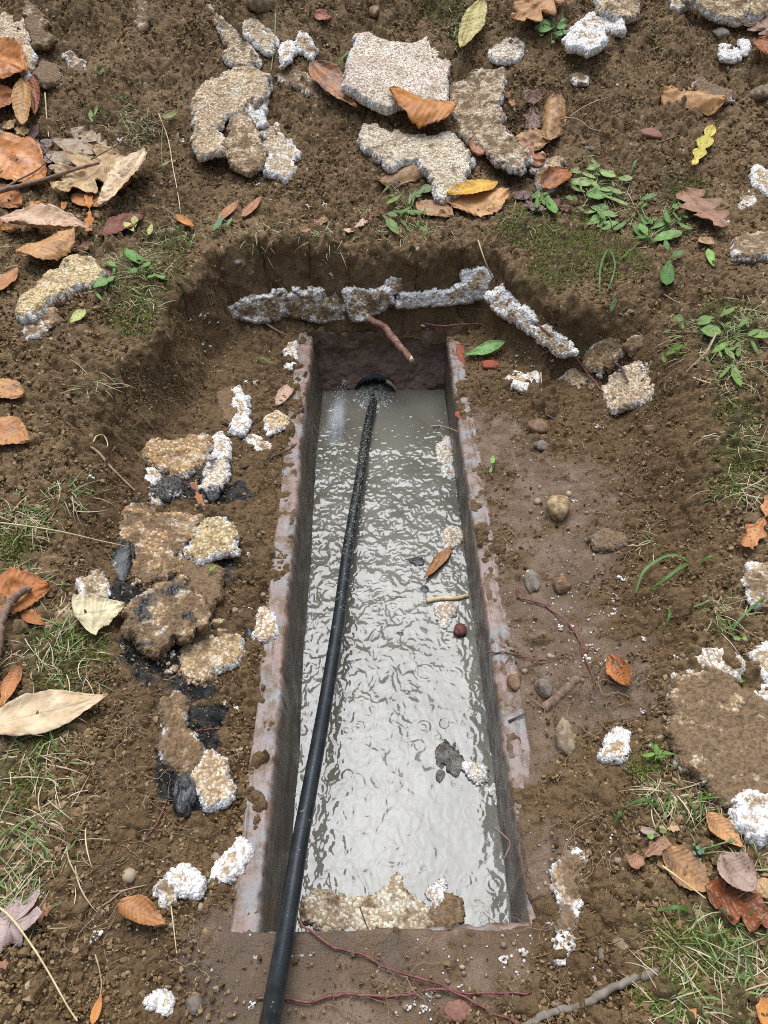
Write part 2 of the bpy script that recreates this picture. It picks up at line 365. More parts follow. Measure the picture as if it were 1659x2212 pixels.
MAT = dict(soil=soil_mat(), foam=foam_mat(), leaf=leaf_mat(), concrete=concrete_mat(), mud=mud_wall_mat(), water=water_mat(),
    bark=simple('bark', (.14, .085, .055), (.24, .16, .11), 90), redroot=simple('red_root', (.105, .03, .026), (.20, .075, .06), 120, .5),
    thickroot=simple('thick_root', (.13, .052, .036), (.27, .145, .10), 70, .6, 260, .9, .003), dryroot=simple('dry_root', (.30, .20, .12), (.42, .30, .19), 80),
    straw=simple('straw', (.46, .34, .17), (.60, .47, .26), 40, .6), greystick=simple('grey_stick', (.15, .115, .085), (.24, .19, .145), 70),
    darkroot=simple('dark_root', (.05, .035, .028), (.10, .07, .055), 90), cutwood=simple('cut_wood', (.48, .34, .22), (.6, .46, .32), 200),
    stone=simple('stone', (.16, .105, .06), (.32, .24, .15), 60, .75, 160, .7, .003), greystone=simple('grey_stone', (.12, .085, .055), (.20, .165, .13), 70, .65, 160, .7, .003), ochre=simple('ochre_stone', (.20, .115, .045), (.46, .34, .19), 70, .65, 160, .7, .003),
    brownstone=simple('brown_stone', (.12, .066, .032), (.24, .145, .075), 70, .55, 160, .7, .003), redstone=simple('red_stone', (.19, .085, .06), (.26, .12, .085), 70), brick=simple('brick', (.30, .065, .03), (.22, .07, .04), 60, .8, 260, .8, .002),
    scum=simple('brown_scum', (.035, .03, .022), (.12, .10, .075), 90, .12, 220, .9, .004, .5), sludge=simple('black_sludge', (.012, .012, .012), (.055, .05, .045), 70, .4, 150, .7, .004, .5), pipe=simple('black_plastic', (.012, .012, .011), (.03, .028, .024), 30, .4), pipelip=simple('pale_plastic', (.20, .17, .12), (.34, .30, .23), 60, .5),
    stem=simple('green_stem', (.13, .17, .045), (.20, .22, .08), 60, .5), foambead=simple('foam_bead', (.40, .31, .21), (.78, .76, .73), 260, .8, 300, .4, .001),
    grass=rnd_mat('grass', [(.045, .085, .018), (.09, .15, .03), (.15, .21, .055), (.22, .25, .09)]), dry=rnd_mat('dry_grass', [(.26, .19, .10), (.42, .33, .19), (.50, .42, .26), (.19, .12, .06)]),
    moss=rnd_mat('moss', [(.03, .034, .006), (.075, .085, .012), (.145, .15, .022), (.20, .19, .05)], .8), fibre=rnd_mat('root_fibre', [(.16, .10, .055), (.27, .18, .10), (.34, .24, .14)], .8),
    crumb=rnd_mat('soil_crumb', [(.072, .042, .017), (.145, .088, .039), (.225, .143, .070), (.30, .205, .112)], .95, .15))

# ------------------------------------------------------------------ ground sheet
def ground():
    ny_, nx_ = 1250, 900
    t = np.linspace(0, 1, ny_)
    yy = .10 + 2.85 * (.62 * t + .38 * t * t)
    yy += 0
    ye = np.concatenate([np.linspace(-6, .1, 24)[:-1], yy, 2.95 + np.geomspace(.01, 9, 26)])
    s = np.linspace(-1, 1, nx_); sg = 1 + np.geomspace(.004, 9, 24)
    ss = np.concatenate([-sg[::-1], s, sg])
    half = .52 + .31 * np.clip(ye, 0, 3.2)
    X = ss[None] * half[:, None]; Y = np.repeat(ye[:, None], len(ss), 1)
    z = hexact(X, Y); d = slotd(X, Y)
    core = (np.abs(ss)[None] < 1.03) & (Y > .05) & (Y < 3.1)
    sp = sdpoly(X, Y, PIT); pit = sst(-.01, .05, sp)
    wet = bmask(X, Y, WETM, 41) * sst(.15, .42, fbm(X * 45, Y * 45, 47, 4)); sl = bmask(X, Y, SLUDGE, 43, .12); mo = bmask(X, Y, MOSSB, 45) * sst(.06, -.02, sp)
    soak = bmask(X, Y, SOAK, 49) * sst(.3, .5, fbm(X * 30, Y * 30, 53, 4)); wet = np.maximum(wet, soak)
    # crumb relief
    loose = .35 + .65 * sst(.42, .6, fbm(X * 6, Y * 6, 51, 3)); loose = np.where(pit > .5, loose * .55 + .35, loose * .8 + .3) * (1 - .85 * wet) * (1 - .3 * sl)
    z = z + .010 * (fbm(X * 32, Y * 32, 61, 4) - .5) * (.5 + loose)
    for sc, am, sd in ((.026, .62, 71), (.013, .9, 73), (.0072, 1.0, 75)):
        wx = X + .004 * (vn(X * 90, Y * 90, sd + 1) - .5); wy = Y + .004 * (vn(X * 90, Y * 90, sd + 2) - .5)
        f, ce = wor(wx / sc, wy / sc, sd)
        z = z + loose * am * sc * np.sqrt(np.clip(1 - (f / .72) ** 2, 0, 1)) * (.15 + ce * ce) - loose * am * sc * .25
    # undercut lip and lumpy face on the steep parts of the pit wall
    e = .006; gx_ = (sdpoly(X + e, Y, PIT) - sp) / e; gy_ = (sdpoly(X, Y + e, PIT) - sp) / e
    Ux = upper(X, Y); sharp = sst(.95, 1.25, Y) * sst(.62, .42, X); hk = np.clip((z - .03) / np.maximum(Ux - .03, .02), 0, 1)
    lip = sst(.62, .96, hk) * sst(-.07, .01, sp) * sst(.16, .06, sp) * (.25 + .75 * sharp)
    tg = X * np.abs(gy_) + Y * np.abs(gx_)
    face = sst(.10, .3, hk) * sst(-.015, .02, sp) * sst(.2, .1, sp) * (.3 + .7 * sharp)
    dv = lip * (.003 + .020 * fbm(X * 13, Y * 13, 91, 3)) + face * (.026 * (fbm(tg * 16, z * 20, 93, 4, .6) - .5) + .010 * (fbm(tg * 60, z * 60, 95, 2) - .5))
    core2 = (Y > .1) & (Y < 2.9)
    X = X + np.where(core2, dv * gx_, 0); Y = Y + np.where(core2, dv * gy_, 0)
    # rolled edge down to the trough rim
    nb = .006 * (fbm(X * 40, Y * 40, 81, 3) - .35)
    right = X > 0
    lf = fbm(X * 11, Y * 11, 85, 3) - .5
    rimw = np.where(right, -.004 + nb * 1.5 + .05 * np.maximum(0, lf - .06), .012 + nb * 1.7 + .11 * lf)
    rimw = np.where(Y > SY1 - .002, .004 + nb, rimw); rimw = np.where(Y < SY0 + .002, -.002 + nb * 1.6, rimw)
    z = z - .016 * sst(.010, -.004, d - rimw)
    V = np.stack([X, Y, z], -1).reshape(-1, 3); F = gridf(len(ss), len(ye))
    din = (np.minimum(np.minimum(X - SX0, SX1 - X), np.minimum(Y - SY0, SY1 - Y)) > -.0035).ravel()
    keep = ~(din[F].all(1)); F = F[keep]
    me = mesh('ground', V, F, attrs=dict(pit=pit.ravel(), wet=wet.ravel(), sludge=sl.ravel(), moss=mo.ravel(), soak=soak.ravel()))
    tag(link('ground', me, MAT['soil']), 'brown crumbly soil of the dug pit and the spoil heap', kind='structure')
ground()

# ------------------------------------------------------------------ trough, water, pipe, hose
def wall_strip(name, pts, n, axis, rimfun, parent, mat, seed):
    """extrude a cross-section (list of (across, z, rim)) along an axis of n stations"""
    a0, a1 = axis; st = np.linspace(a0, a1, n); bow = .009 * (fbm(st * 3.1, st * 0 + seed, seed + 50, 3) - .5) * 2; chip = -.003 * sst(.55, .75, fbm(st * 70, st * 0, seed + 60, 4)); pr = np.array(pts); k = len(pr)
    V = np.zeros((n, k, 3)); rim = np.zeros((n, k))
    for j in range(k):
        wob = .004 * (fbm(st * 22, st * 0 + j * .6, seed, 4) - .5) * 2
        wob = wob + bow; rimfun(V, j, st, pr[j], wob + (chip if 9 < j < 13 else 0)); rim[:, j] = pr[j][2]
    me = mesh(name, V.reshape(-1, 3), gridf(k, n), attrs=dict(rim=rim.ravel()))
    return link(name, me, mat, parent=parent)
tr = tag(empty('concrete_trough', (0, 0, 0)), 'long sunken concrete trough with muddy rim, half full of murky water', 'trough')
def prof(x0, sgn, bot):
    o = []
    for k in range(12): o.append((x0 + sgn * (.038 - .038 * k / 11), .0 + (.003 if 0 < k < 11 else -.012 * (k == 0)), 1.))
    for k in range(1, 14):
        f = k / 13; o.append((x0 - sgn * bot * f * 1.0, -.26 * f, max(0, 1 - k * .7) * .5))
    return o
def yfun(V, j, st, p, wob): V[:, j, 0] = p[0] + wob * .6; V[:, j, 1] = st; V[:, j, 2] = p[1] + (wob * .8 if p[2] > .9 else 0)
wall_strip('side_wall', prof(SX0, -1, .034), 420, (SY0 - .03, SY1 + .03), yfun, tr, MAT['concrete'], 3)
wall_strip('side_wall', prof(SX1, 1, 0.0), 420, (SY0 - .03, SY1 + .03), yfun, tr, MAT['concrete'], 5)
def xfun(V, j, st, p, wob): V[:, j, 1] = p[0] + wob; V[:, j, 0] = st; V[:, j, 2] = p[1] - .003
wall_strip('end_wall', prof(SY0, -1, 0.0), 120, (SX0 - .002, SX1 + .002), xfun, tr, MAT['concrete'], 7)
# far end wall with the pipe opening
PC = pz(812, 868, WZ + .0)[0]; PCX, PCZ, PRAD = float(PC[0]), WZ - .016, .056
gx = np.linspace(SX0 - .01, SX1 + .01, 130); gz = np.linspace(.02, -.3, 120)
X, Z = np.meshgrid(gx, gz); Yw = SY1 + .006 - .03 * sst(-.03, -.14, Z) + .022 * (fbm(X * 14, Z * 14, 9, 4) - .5) + .006 * (fbm(X * 90, Z * 90, 10, 2) - .5)
F = gridf(130, 120); ins = (np.hypot(X - PCX, Z - PCZ) < PRAD + .001).ravel(); F = F[~ins[F].all(1)]
link('end_wall', mesh('end_wall', np.stack([X, Yw, Z], -1).reshape(-1, 3), F[:, ::-1]), MAT['mud'], parent=tr)
gx = np.linspace(SX0 - .04, SX1 + .04, 3); gy = np.linspace(SY0 - .04, SY1 + .04, 3); X, Y = np.meshgrid(gx, gy)
link('trough_floor', mesh('trough_floor', np.stack([X, Y, X * 0 - .262], -1).reshape(-1, 3), gridf(3, 3), attrs=dict(rim=np.zeros(9))), MAT['concrete'], parent=tr)

pr = tag(empty('drain_pipe', (PCX, SY1 - .026, PCZ)), 'black drain pipe mouth arching out of the far trough wall', 'pipe')
def ring(y0, y1, ra, rb, a0=0., a1=2 * math.pi, n=64):
    a = np.linspace(a0, a1, n); pf = [(y0, rb), (y0, ra), (y1, ra), (y1, rb), (y0, rb)]
    V = np.array([[(r * math.cos(t), y, r * math.sin(t)) for t in a] for y, r in pf]).reshape(-1, 3); return V, gridf(n, 5)
V, F = ring(.0, .5, PRAD, PRAD - .004); link('pipe_wall', mesh('pipe_wall', V, F), MAT['pipe'], parent=pr)
V, F = ring(-.012, .002, PRAD + .0008, PRAD - .0022, R(-25), R(62)); link('pipe_lip', mesh('pipe_lip', V, F), MAT['pipelip'], parent=pr)

HOSE = [(575, 2260, .10), (583, 2212, .075), (597, 2130, .047), (612, 2045, .030), (629, 1940, .012), (647, 1826, -.005), (668, 1710, -.022), (687, 1607, -.037), (706, 1499, -.055), (733, 1329, -.078), (752, 1183, -.096), (777, 1037, -.112), (792, 938, -.121), (806, 870, -.127)]
HP = np.array([pz(u, v, z)[0] for u, v, z in HOSE]); HP = np.vstack([HP, HP[-1] + (HP[-1] - HP[-2]) * .6 + np.array([0, .05, -.01]), HP[-1] + np.array([.0, .3, -.03])])
HP = np.vstack([HP[0] + (HP[0] - HP[1]) * 3, HP])
def hose_mat():
    m = M('black_rubber'); c = m.coord('Object'); sx = m.N('ShaderNodeSeparateXYZ'); m.put(sx.inputs[0], c)
    far = m.ramp(sx.outputs[1], .55, 1.25)
    col = m.mix(m.ramp(m.noise(c, 40, 4), .4, .7), (.010, .013, .014), (.022, .025, .026))
    dots = m.math('MULTIPLY', m.ramp(m.voro(c, 230), .34, .24), m.ramp(m.noise(c, 60, 3), m.math('SUBTRACT', .62, m.math('MULTIPLY', far, .26)), m.math('SUBTRACT', .72, m.math('MULTIPLY', far, .2))))
    col = m.mix(m.math('MULTIPLY', dots, .8), col, (.34, .27, .17))
    return m.fin(col, .3, m.bump(m.noise(c, 300, 2), .15, .001), spec=.5)
V, F, Ft = tube_geo(catmull(HP, 220), .0112, 20)
tag(link('hose', mesh('hose', V, F, Ft), hose_mat()), 'long black rubber hose running down the trough into the pipe mouth', 'hose')

def water():
    nx_, ny_ = 230, 900
    gx = np.linspace(SX0 - .0, SX1 + .003, nx_); gy = np.linspace(SY0 - .006, SY1 + .02, ny_); X, Y = np.meshgrid(gx, gy)
    ag = .78 + .3 * sst(.4, .9, Y) ; ag = ag * (1 - .45 * sst(.02, .12, X) * sst(1.1, .8, Y))
    wx = X + .012 * (fbm(X * 40, Y * 40, 101, 2) - .5); wy = Y + .012 * (fbm(X * 40, Y * 40, 103, 2) - .5)
    n1 = np.abs(fbm(wx * 75, wy * 55, 105, 2) - .5); n2 = fbm(wx * 38, wy * 30, 107, 3)
    n3 = np.abs(fbm(wx * 120, wy * 85, 109, 2) - .5)
    z = ag * (.00125 * (1 - 2 * n1) + .0034 * n2 + .0004 * (1 - 2 * n3))
    dd = np.hypot(X - PCX + .005, (Y - 1.575) * .8); z = z + sst(.07, .01, dd) * .022 * fbm(X * 95, Y * 95, 111, 3)
    r_ = np.random.default_rng(5)
    for k in range(130):
        cx = r_.uniform(SX0, SX1); cy = r_.uniform(SY0, SY1); r0 = r_.uniform(.002, .017); lam = r_.uniform(.006, .011); A = r_.uniform(.0001, .00035) * (1 if r0 < .01 else .7)
        x0 = np.searchsorted(gx, cx - .04); x1 = np.searchsorted(gx, cx + .04); y0 = np.searchsorted(gy, cy - .04); y1 = np.searchsorted(gy, cy + .04)
        sl = np.s_[y0:y1, x0:x1]; d = np.hypot(X[sl] - cx, Y[sl] - cy)
        z[sl] += A * np.cos(2 * math.pi * (d - r0) / lam) * np.exp(-((d - r0) / .0055) ** 2)
    me = mesh('water', np.stack([X, Y, WZ + z - .003], -1).reshape(-1, 3), gridf(nx_, ny_))
    tag(link('water', me, MAT['water']), 'murky grey water rippling in the trough', kind='structure')
water()

# ------------------------------------------------------------------ foam slabs broken out of the soil
UPW = np.array([0, 0, 1.])
TAN, CREAM, BROWN, RUST, GREYT = (.47, .355, .215), (.62, .53, .41), (.27, .175, .09), (.40, .215, .08), (.43, .36, .25)
def chunk(name, label, poly, thick=.022, tone=TAN, dirt=.4, tar=0., clean=.3, lift=None, tilt=(0, 0), z=None, cell=.0021, group=None, cat='foam chunk', rough=.006, white=1., over=0., jag=1.):
    P = np.asarray(poly, float); c = P.mean(0); thick = thick * .8; dirt = dirt + .10; rough = rough * .5
    p0 = px(c[0], c[1])[0] if z is None else pz(c[0], c[1], z)[0]
    n = nrm(p0[0], p0[1]) if z is None else UPW.copy()
    n = n * .75 + UPW * .25
    n = n + RIGHT * tilt[0] + np.array([0, 1., 0]) * tilt[1]; n /= np.linalg.norm(n)
    p0 = p0 + n * ((thick * .62 if lift is None else lift * .7) + over)
    e1 = RIGHT - n * (RIGHT @ n); e1 /= np.linalg.norm(e1); e2 = np.cross(n, e1)
    d = ray(P[:, 0], P[:, 1]); t = ((p0 - CAMP) @ n) / (d @ n); W = CAMP + d * t[:, None] - p0
    Q = np.stack([W @ e1, W @ e2], -1); seed = int(abs(c[0] * 7 + c[1] * 13)) % 9000
    jag *= float(np.clip(math.sqrt(np.prod(Q.max(0) - Q.min(0))) / .13, .4, 1.))
    lo = Q.min(0) - .008; hi = Q.max(0) + .008; nx_ = int((hi[0] - lo[0]) / cell) + 2; ny_ = int((hi[1] - lo[1]) / cell) + 2
    X, Y = np.meshgrid(lo[0] + np.arange(nx_) * cell, lo[1] + np.arange(ny_) * cell)
    X = X + cell * .5 * (hsh(np.round(X / cell), np.round(Y / cell), seed) - .5); Y = Y + cell * .5 * (hsh(np.round(X / cell), np.round(Y / cell), seed + 1) - .5)
    sd = sdpoly(X, Y, Q)
    f0, _ = wor(X / .0065, Y / .0065, seed + 2)
    sdn = sd + .0065 + jag * .014 * (fbm(X * 40, Y * 40, seed, 4, .55) - .5) + .004 * (.6 - f0)
    fq, cq = wor(X / .019, Y / .019, seed + 8); fr, cr_ = wor(X / .036, Y / .036, seed + 12)
    sdn = sdn - jag * (.010 * np.maximum(0, cq - .62) / .38 + .016 * np.maximum(0, cr_ - .72) / .28)
    inside = sdn > 0
    F = gridf(nx_, ny_); F = F[inside.ravel()[F].all(1)]
    used = np.unique(F); mp = np.full(nx_ * ny_, -1); mp[used] = np.arange(len(used)); F = mp[F]
    x, y, s = X.ravel()[used], Y.ravel()[used], np.maximum(sdn.ravel()[used], 0); N_ = len(used)
    f1, ce = wor(x / .0042, y / .0042, seed + 3); f2, _ = wor(x / .011, y / .011, seed + 4)
    step = jag * .004 * (wor(x / .03 + 3, y / .03, seed + 14)[1] - .5)
    h = step + .0014 * np.sqrt(np.clip(1 - (f1 / .75) ** 2, 0, 1)) * (.4 + ce) + rough * (fbm(x * 26, y * 26, seed + 6, 4) - .5) * 2 + .002 * (.5 - f2)
    rr = min(.006, thick * .4); h = h - .28 * thick * (1 - np.clip(s / rr, 0, 1)) ** 2
    base = -thick * 1.0
    jit = hsh(np.arange(N_), np.arange(N_) * 0, seed)
    V = [np.stack([x, y, h], -1)]; Ed = [np.exp(-s / .0075) * white]
    bot = np.stack([x, y, base + .3 * thick * np.exp(-s / .008) + .003 * (f2 - .5)], -1)
    # boundary edges
    E = np.concatenate([F[:, [0, 1]], F[:, [1, 2]], F[:, [2, 3]], F[:, [3, 0]]]); key = np.sort(E, 1); kk = key[:, 0] * N_ + key[:, 1]
    u, inv, cnt = np.unique(kk, return_inverse=True, return_counts=True); Eb = E[cnt[inv] == 1]
    bv = np.unique(Eb); bm = np.full(N_, -1); bm[bv] = np.arange(len(bv))
    nx2 = np.zeros((N_, 2)); dv = np.stack([y[Eb[:, 1]] - y[Eb[:, 0]], -(x[Eb[:, 1]] - x[Eb[:, 0]])], -1); np.add.at(nx2, Eb[:, 0], dv); np.add.at(nx2, Eb[:, 1], dv)
    nn = nx2[bv]; nn /= np.linalg.norm(nn, axis=1)[:, None] + 1e-9
    rings = []; NR = 4
    for k in range(1, NR + 1):
        f = k / (NR + 1); zz = h[bv] * (1 - f) + bot[bv, 2] * f
        o = .0035 * math.sin(f * math.pi) + .004 * (hsh(bv, bv * 0 + k, seed) - .45)
        rings.append(np.stack([x[bv] + nn[:, 0] * o, y[bv] + nn[:, 1] * o, zz + .0015 * (hsh(bv, bv * 0 + k, seed + 1) - .5)], -1)); Ed.append(np.full(len(bv), 1.) * white)
    V += rings + [bot]; Ed.append(np.full(N_, .8 * white)); nb = len(bv)
    fs = [F]; ids = [lambda i: i] + [(lambda i, k=k: N_ + k * nb + bm[i]) for k in range(NR)] + [lambda i: N_ + NR * nb + i]
    for k in range(NR + 1):
        a, b = ids[k], ids[k + 1]; fs.append(np.stack([a(Eb[:, 1]), a(Eb[:, 0]), b(Eb[:, 0]), b(Eb[:, 1])], -1))
    fs.append(F[:, ::-1] + N_ + NR * nb)
    V = np.vstack(V); Wd = V[:, :1] * e1 + V[:, 1:2] * e2 + V[:, 2:] * n
    o = link(name, mesh(name, Wd, np.vstack(fs), attrs=dict(edge=np.concatenate(Ed))), MAT['foam'], loc=p0)
    o['tone'] = [min(.85, float(v) * 1.05) for v in tone]; o['dirt'] = float(dirt); o['tar'] = float(tar); o['clean'] = float(clean)
    return tag(o, label, cat, group)
HEAP, PITG, FLOATG, LEDGE = 'foam pieces on the spoil heap', 'foam pieces in the pit', 'foam pieces floating in the trough', 'broken foam layer over the trough end'
CH = [
 ('B', [(690, 200), (760, 190), (830, 235), (940, 255), (1010, 265), (1060, 245), (1110, 215), (1180, 225), (1205, 310), (1245, 375), (1225, 430), (1220, 590), (1080, 590), (960, 600), (880, 630), (780, 590), (690, 540), (620, 490), (640, 420), (660, 330)], 'largest pale cream foam slab at the top centre, back edge notched', dict(tone=(.72, .59, .46), dirt=.2, clean=.4, thick=.04, lift=.045, rough=.004, jag=.4, group=HEAP)),
 ('B', [(1240, 430), (1330, 395), (1560, 400), (1560, 480), (1530, 620), (1590, 760), (1680, 850), (1710, 930), (1660, 1000), (1540, 970), (1480, 890), (1370, 830), (1290, 770), (1250, 680), (1222, 560), (1220, 470)], 'long dirty tan foam slab right of the pale slab, with a white beaded left edge', dict(dirt=.44, thick=.034, lift=.05, group=HEAP)),
 ('B', [(740, 730), (800, 740), (890, 790), (940, 770), (1010, 790), (1130, 800), (1270, 790), (1310, 850), (1370, 930), (1360, 1010), (1290, 1130), (1210, 1180), (1170, 1150), (1150, 1080), (1090, 1000), (1060, 940), (960, 950), (890, 980), (830, 930), (760, 880), (710, 830)], 'boomerang shaped grey and tan foam slab below the copper beech leaf', dict(tone=(.58, .48, .33), dirt=.34, clean=.35, thick=.034, lift=.05, group=HEAP)),
 ('A', [(1150, 600), (1180, 520), (1250, 470), (1400, 400), (1500, 400), (1590, 440), (1590, 520), (1500, 620), (1440, 640), (1330, 680), (1280, 760), (1330, 830), (1330, 900), (1260, 900), (1190, 920), (1150, 860), (1160, 720)], 'broad tan foam slab curving round a smaller brown foam disc', dict(tone=(.55, .40, .23), dirt=.32, clean=.2, thick=.03, lift=.035, group=HEAP)),
 ('A', [(1380, 690), (1450, 660), (1520, 780), (1560, 870), (1540, 960), (1480, 1025), (1400, 980), (1330, 890), (1350, 790)], 'brown soil covered foam disc lying against the broad tan slab', dict(tone=(.44, .30, .16), dirt=.42, clean=0., white=.5, thick=.024, over=.022, jag=.6, group=HEAP)),
 ('B', [(60, 640), (110, 630), (160, 700), (240, 740), (300, 850), (350, 900), (330, 1000), (260, 1050), (150, 1010), (130, 960), (140, 880), (80, 770)], 'crumbling white and tan foam lump right of the brown foam disc', dict(clean=.75, dirt=.3, thick=.03, rough=.012, group=HEAP)),
 ('A', [(1440, 560), (1540, 450), (1600, 440), (1600, 510), (1560, 600), (1600, 720), (1570, 800), (1470, 650)], 'ragged white foam strip along the right side of the broad tan slab', dict(clean=1., dirt=.2, thick=.024, over=.012, rough=.01, group=HEAP)),
 ('A', [(1230, 10), (1290, 20), (1330, 130), (1420, 200), (1500, 290), (1530, 370), (1420, 400), (1380, 370), (1340, 330), (1320, 180), (1260, 90)], 'long narrow foam piece with a white left edge pointing to the round cobble', dict(dirt=.42, thick=.03, group=HEAP)),
 ('A', [(1440, 130), (1480, 80), (1520, 120), (1630, 220), (1630, 270), (1590, 300), (1500, 240), (1440, 190)], 'small foam piece with a white end just below the round cobble', dict(dirt=.35, clean=.5, thick=.026, group=HEAP)),
 ('B', [(240, 380), (235, 320), (250, 250), (310, 235), (325, 290), (290, 350)], 'upright white foam crumb lump beside the tall green blade', dict(clean=1., dirt=.15, thick=.022, rough=.01, group=HEAP)),
 ('B', [(325, 250), (350, 190), (400, 210), (440, 290), (420, 330), (360, 300)], 'white and brown foam lump left of the largest pale slab', dict(clean=.8, dirt=.4, thick=.022, rough=.01, group=HEAP)),
 ('B', [(230, 430), (260, 390), (330, 400), (430, 440), (480, 500), (530, 600), (440, 590), (380, 530), (280, 490)], 'half buried tan foam sliver under the stem end of the brown folded leaf', dict(dirt=.5, thick=.024, group=HEAP)),
 ('A', [(-60, 0), (60, 20), (140, 120), (170, 260), (190, 330), (150, 450), (120, 400), (60, 330), (-60, 300)], 'streaky tan foam slab in the top left corner above the copper leaves', dict(tone=(.56, .42, .26), dirt=.3, clean=.35, thick=.03, group=HEAP)),
 ('A', [(120, -20), (190, -10), (260, 110), (300, 220), (270, 270), (200, 260), (170, 180)], 'soil dusted foam slab behind the top left corner slab', dict(tone=(.45, .31, .16), dirt=.55, clean=0., thick=.026, white=.4, group=HEAP)),
 ('A', [(180, 430), (260, 360), (350, 390), (360, 440), (330, 480), (235, 490)], 'dirty foam lump with a white underside behind the copper leaves', dict(dirt=.6, thick=.028, group=HEAP)),
 ('A', [(380, 320), (410, 305), (490, 360), (485, 400), (440, 415)], 'small white edged foam bit on the heap near the top left corner', dict(dirt=.45, clean=.6, thick=.02, group=HEAP)),
 ('A', [(800, -20), (860, -20), (870, 60), (860, 150), (835, 180), (810, 110)], 'narrow soil covered foam bit at the top edge left of the cobble', dict(dirt=.55, clean=.2, thick=.02, white=.6, group=HEAP)),
 ('C', [(655, -20), (900, -20), (885, 70), (820, 100), (740, 80), (680, 50)], 'tan foam slab at the top edge with crumbled white foam in front', dict(tone=(.50, .36, .19), dirt=.42, thick=.034, group=HEAP)),
 ('C', [(460, 225), (520, 150), (590, 70), (680, 60), (720, 90), (810, 110), (800, 180), (720, 160), (690, 240), (650, 280), (590, 305), (540, 270), (490, 270)], 'bright white crumbly foam lump in front of the tan top edge slab', dict(clean=1.2, dirt=.12, thick=.03, rough=.014, group=HEAP)),
 ('C', [(1180, -40), (1720, -40), (1720, 60), (1560, 80), (1490, 105), (1400, 90), (1290, 40)], 'large overhanging tan foam slab in the top right corner', dict(tone=(.50, .37, .20), dirt=.42, thick=.04, lift=.05, group=HEAP)),
 ('C', [(1085, -10), (1170, -10), (1182, 30), (1130, 48), (1095, 30)], 'blackish white flecked foam lump beside the top right corner slab', dict(tar=.5, clean=.6, dirt=.3, thick=.026, group=HEAP)),
 ('C', [(1388, 310), (1400, 260), (1500, 300), (1490, 345), (1400, 340)], 'white foam lump under the overhanging top right slab', dict(clean=1.2, dirt=.1, thick=.022, rough=.01, group=HEAP)),
 ('C', [(1500, 240), (1540, 240), (1545, 310), (1510, 305)], 'little white foam lump left of the dark rust leaf at the right edge', dict(clean=1.2, dirt=.15, thick=.02, rough=.008, group=HEAP)),
 ('C', [(0, 290), (60, 260), (130, 220), (200, 250), (210, 310), (160, 350), (60, 350), (10, 320)], 'cream and white foam lump right of the yellow green leaf', dict(tone=CREAM, dirt=.36, clean=.45, thick=.026, group=HEAP)),
 ('C', [(1230, 490), (1270, 460), (1330, 500), (1440, 540), (1440, 590), (1340, 580), (1240, 540)], 'white flecked foam clod behind the rolled tan leaf at upper right', dict(dirt=.62, clean=.7, thick=.024, rough=.01, group=HEAP)),
 ('C', [(500, 440), (530, 420), (580, 450), (580, 485), (520, 490)], 'small round foam bit alone on the bare heap at upper right', dict(dirt=.5, clean=.8, thick=.018, group=HEAP)),
 ('C', [(1565, 980), (1600, 960), (1690, 1030), (1690, 1160), (1620, 1110), (1580, 1040)], 'white edged foam wedge at the right edge above the weeds', dict(clean=.8, dirt=.35, thick=.03, group=HEAP)),
 ('C', [(1450, 1430), (1500, 1390), (1600, 1370), (1720, 1390), (1720, 1500), (1640, 1510), (1490, 1510)], 'soil topped white foam block at the right edge beside the brown oak leaf', dict(dirt=.5, clean=.6, thick=.034, group=HEAP)),
 ('C', [(1500, 1200), (1550, 1120), (1585, 1130), (1570, 1180), (1520, 1225)], 'narrow pale foam sliver below the right edge wedge', dict(tone=CREAM, dirt=.4, clean=.5, thick=.018, group=HEAP)),
 ('C', [(300, 960), (400, 925), (450, 960), (440, 1030), (380, 1110), (340, 1130), (300, 1080)], 'tan foam tip with white end above the curled rust leaf', dict(tone=(.48, .34, .18), dirt=.45, thick=.026, over=.01, group=HEAP)),
 ('C', [(245, 940), (320, 905), (332, 980), (270, 1005)], 'white foam nub between the long dirty slab and the tan tip', dict(clean=1.2, dirt=.15, thick=.02, over=.01, group=HEAP)),
 ('E', [(120, 340), (430, 85), (520, 100), (600, 180), (560, 240), (430, 280), (300, 340), (200, 400), (160, 450), (90, 430)], 'log shaped tan foam block on the left bank beside the weeds', dict(tone=(.56, .42, .20), dirt=.32, clean=.15, thick=.04, lift=.03, group='foam pieces on the left bank')),
 ('E', [(140, 480), (230, 460), (260, 530), (170, 560)], 'tan foam crumb lump on the dirt below the log shaped block', dict(dirt=.45, thick=.018, group='foam pieces on the left bank')),
 ('E', [(250, 420), (310, 405), (360, 470), (280, 490)], 'reddish tan foam lump between the log shaped block and a dark leaf scrap', dict(tone=(.42, .26, .15), dirt=.45, clean=0., thick=.02, white=.4, group='foam pieces on the left bank')),
 ('G', [(670, 880), (720, 840), (740, 780), (830, 760), (920, 680), (1040, 670), (1050, 740), (1030, 840), (1000, 900), (920, 945), (830, 970), (740, 985), (690, 940)], 'large cream foam slab with a dark twig on it in the right of the pit', dict(tone=(.58, .43, .27), dirt=.28, thick=.026, group=PITG)),
 ('G', [(410, 860), (440, 810), (510, 740), (590, 770), (660, 830), (640, 870), (560, 900), (510, 950), (440, 910)], 'tan foam slab crossed by the dark red root in the right of the pit', dict(tone=(.50, .35, .19), dirt=.36, thick=.022, group=PITG)),
 ('G', [(580, 700), (620, 650), (700, 590), (740, 565), (800, 620), (780, 680), (740, 720), (700, 780), (660, 820), (600, 760)], 'brown foam slab with a white right end behind the cream slab', dict(tone=(.40, .27, .12), dirt=.5, thick=.026, group=PITG)),
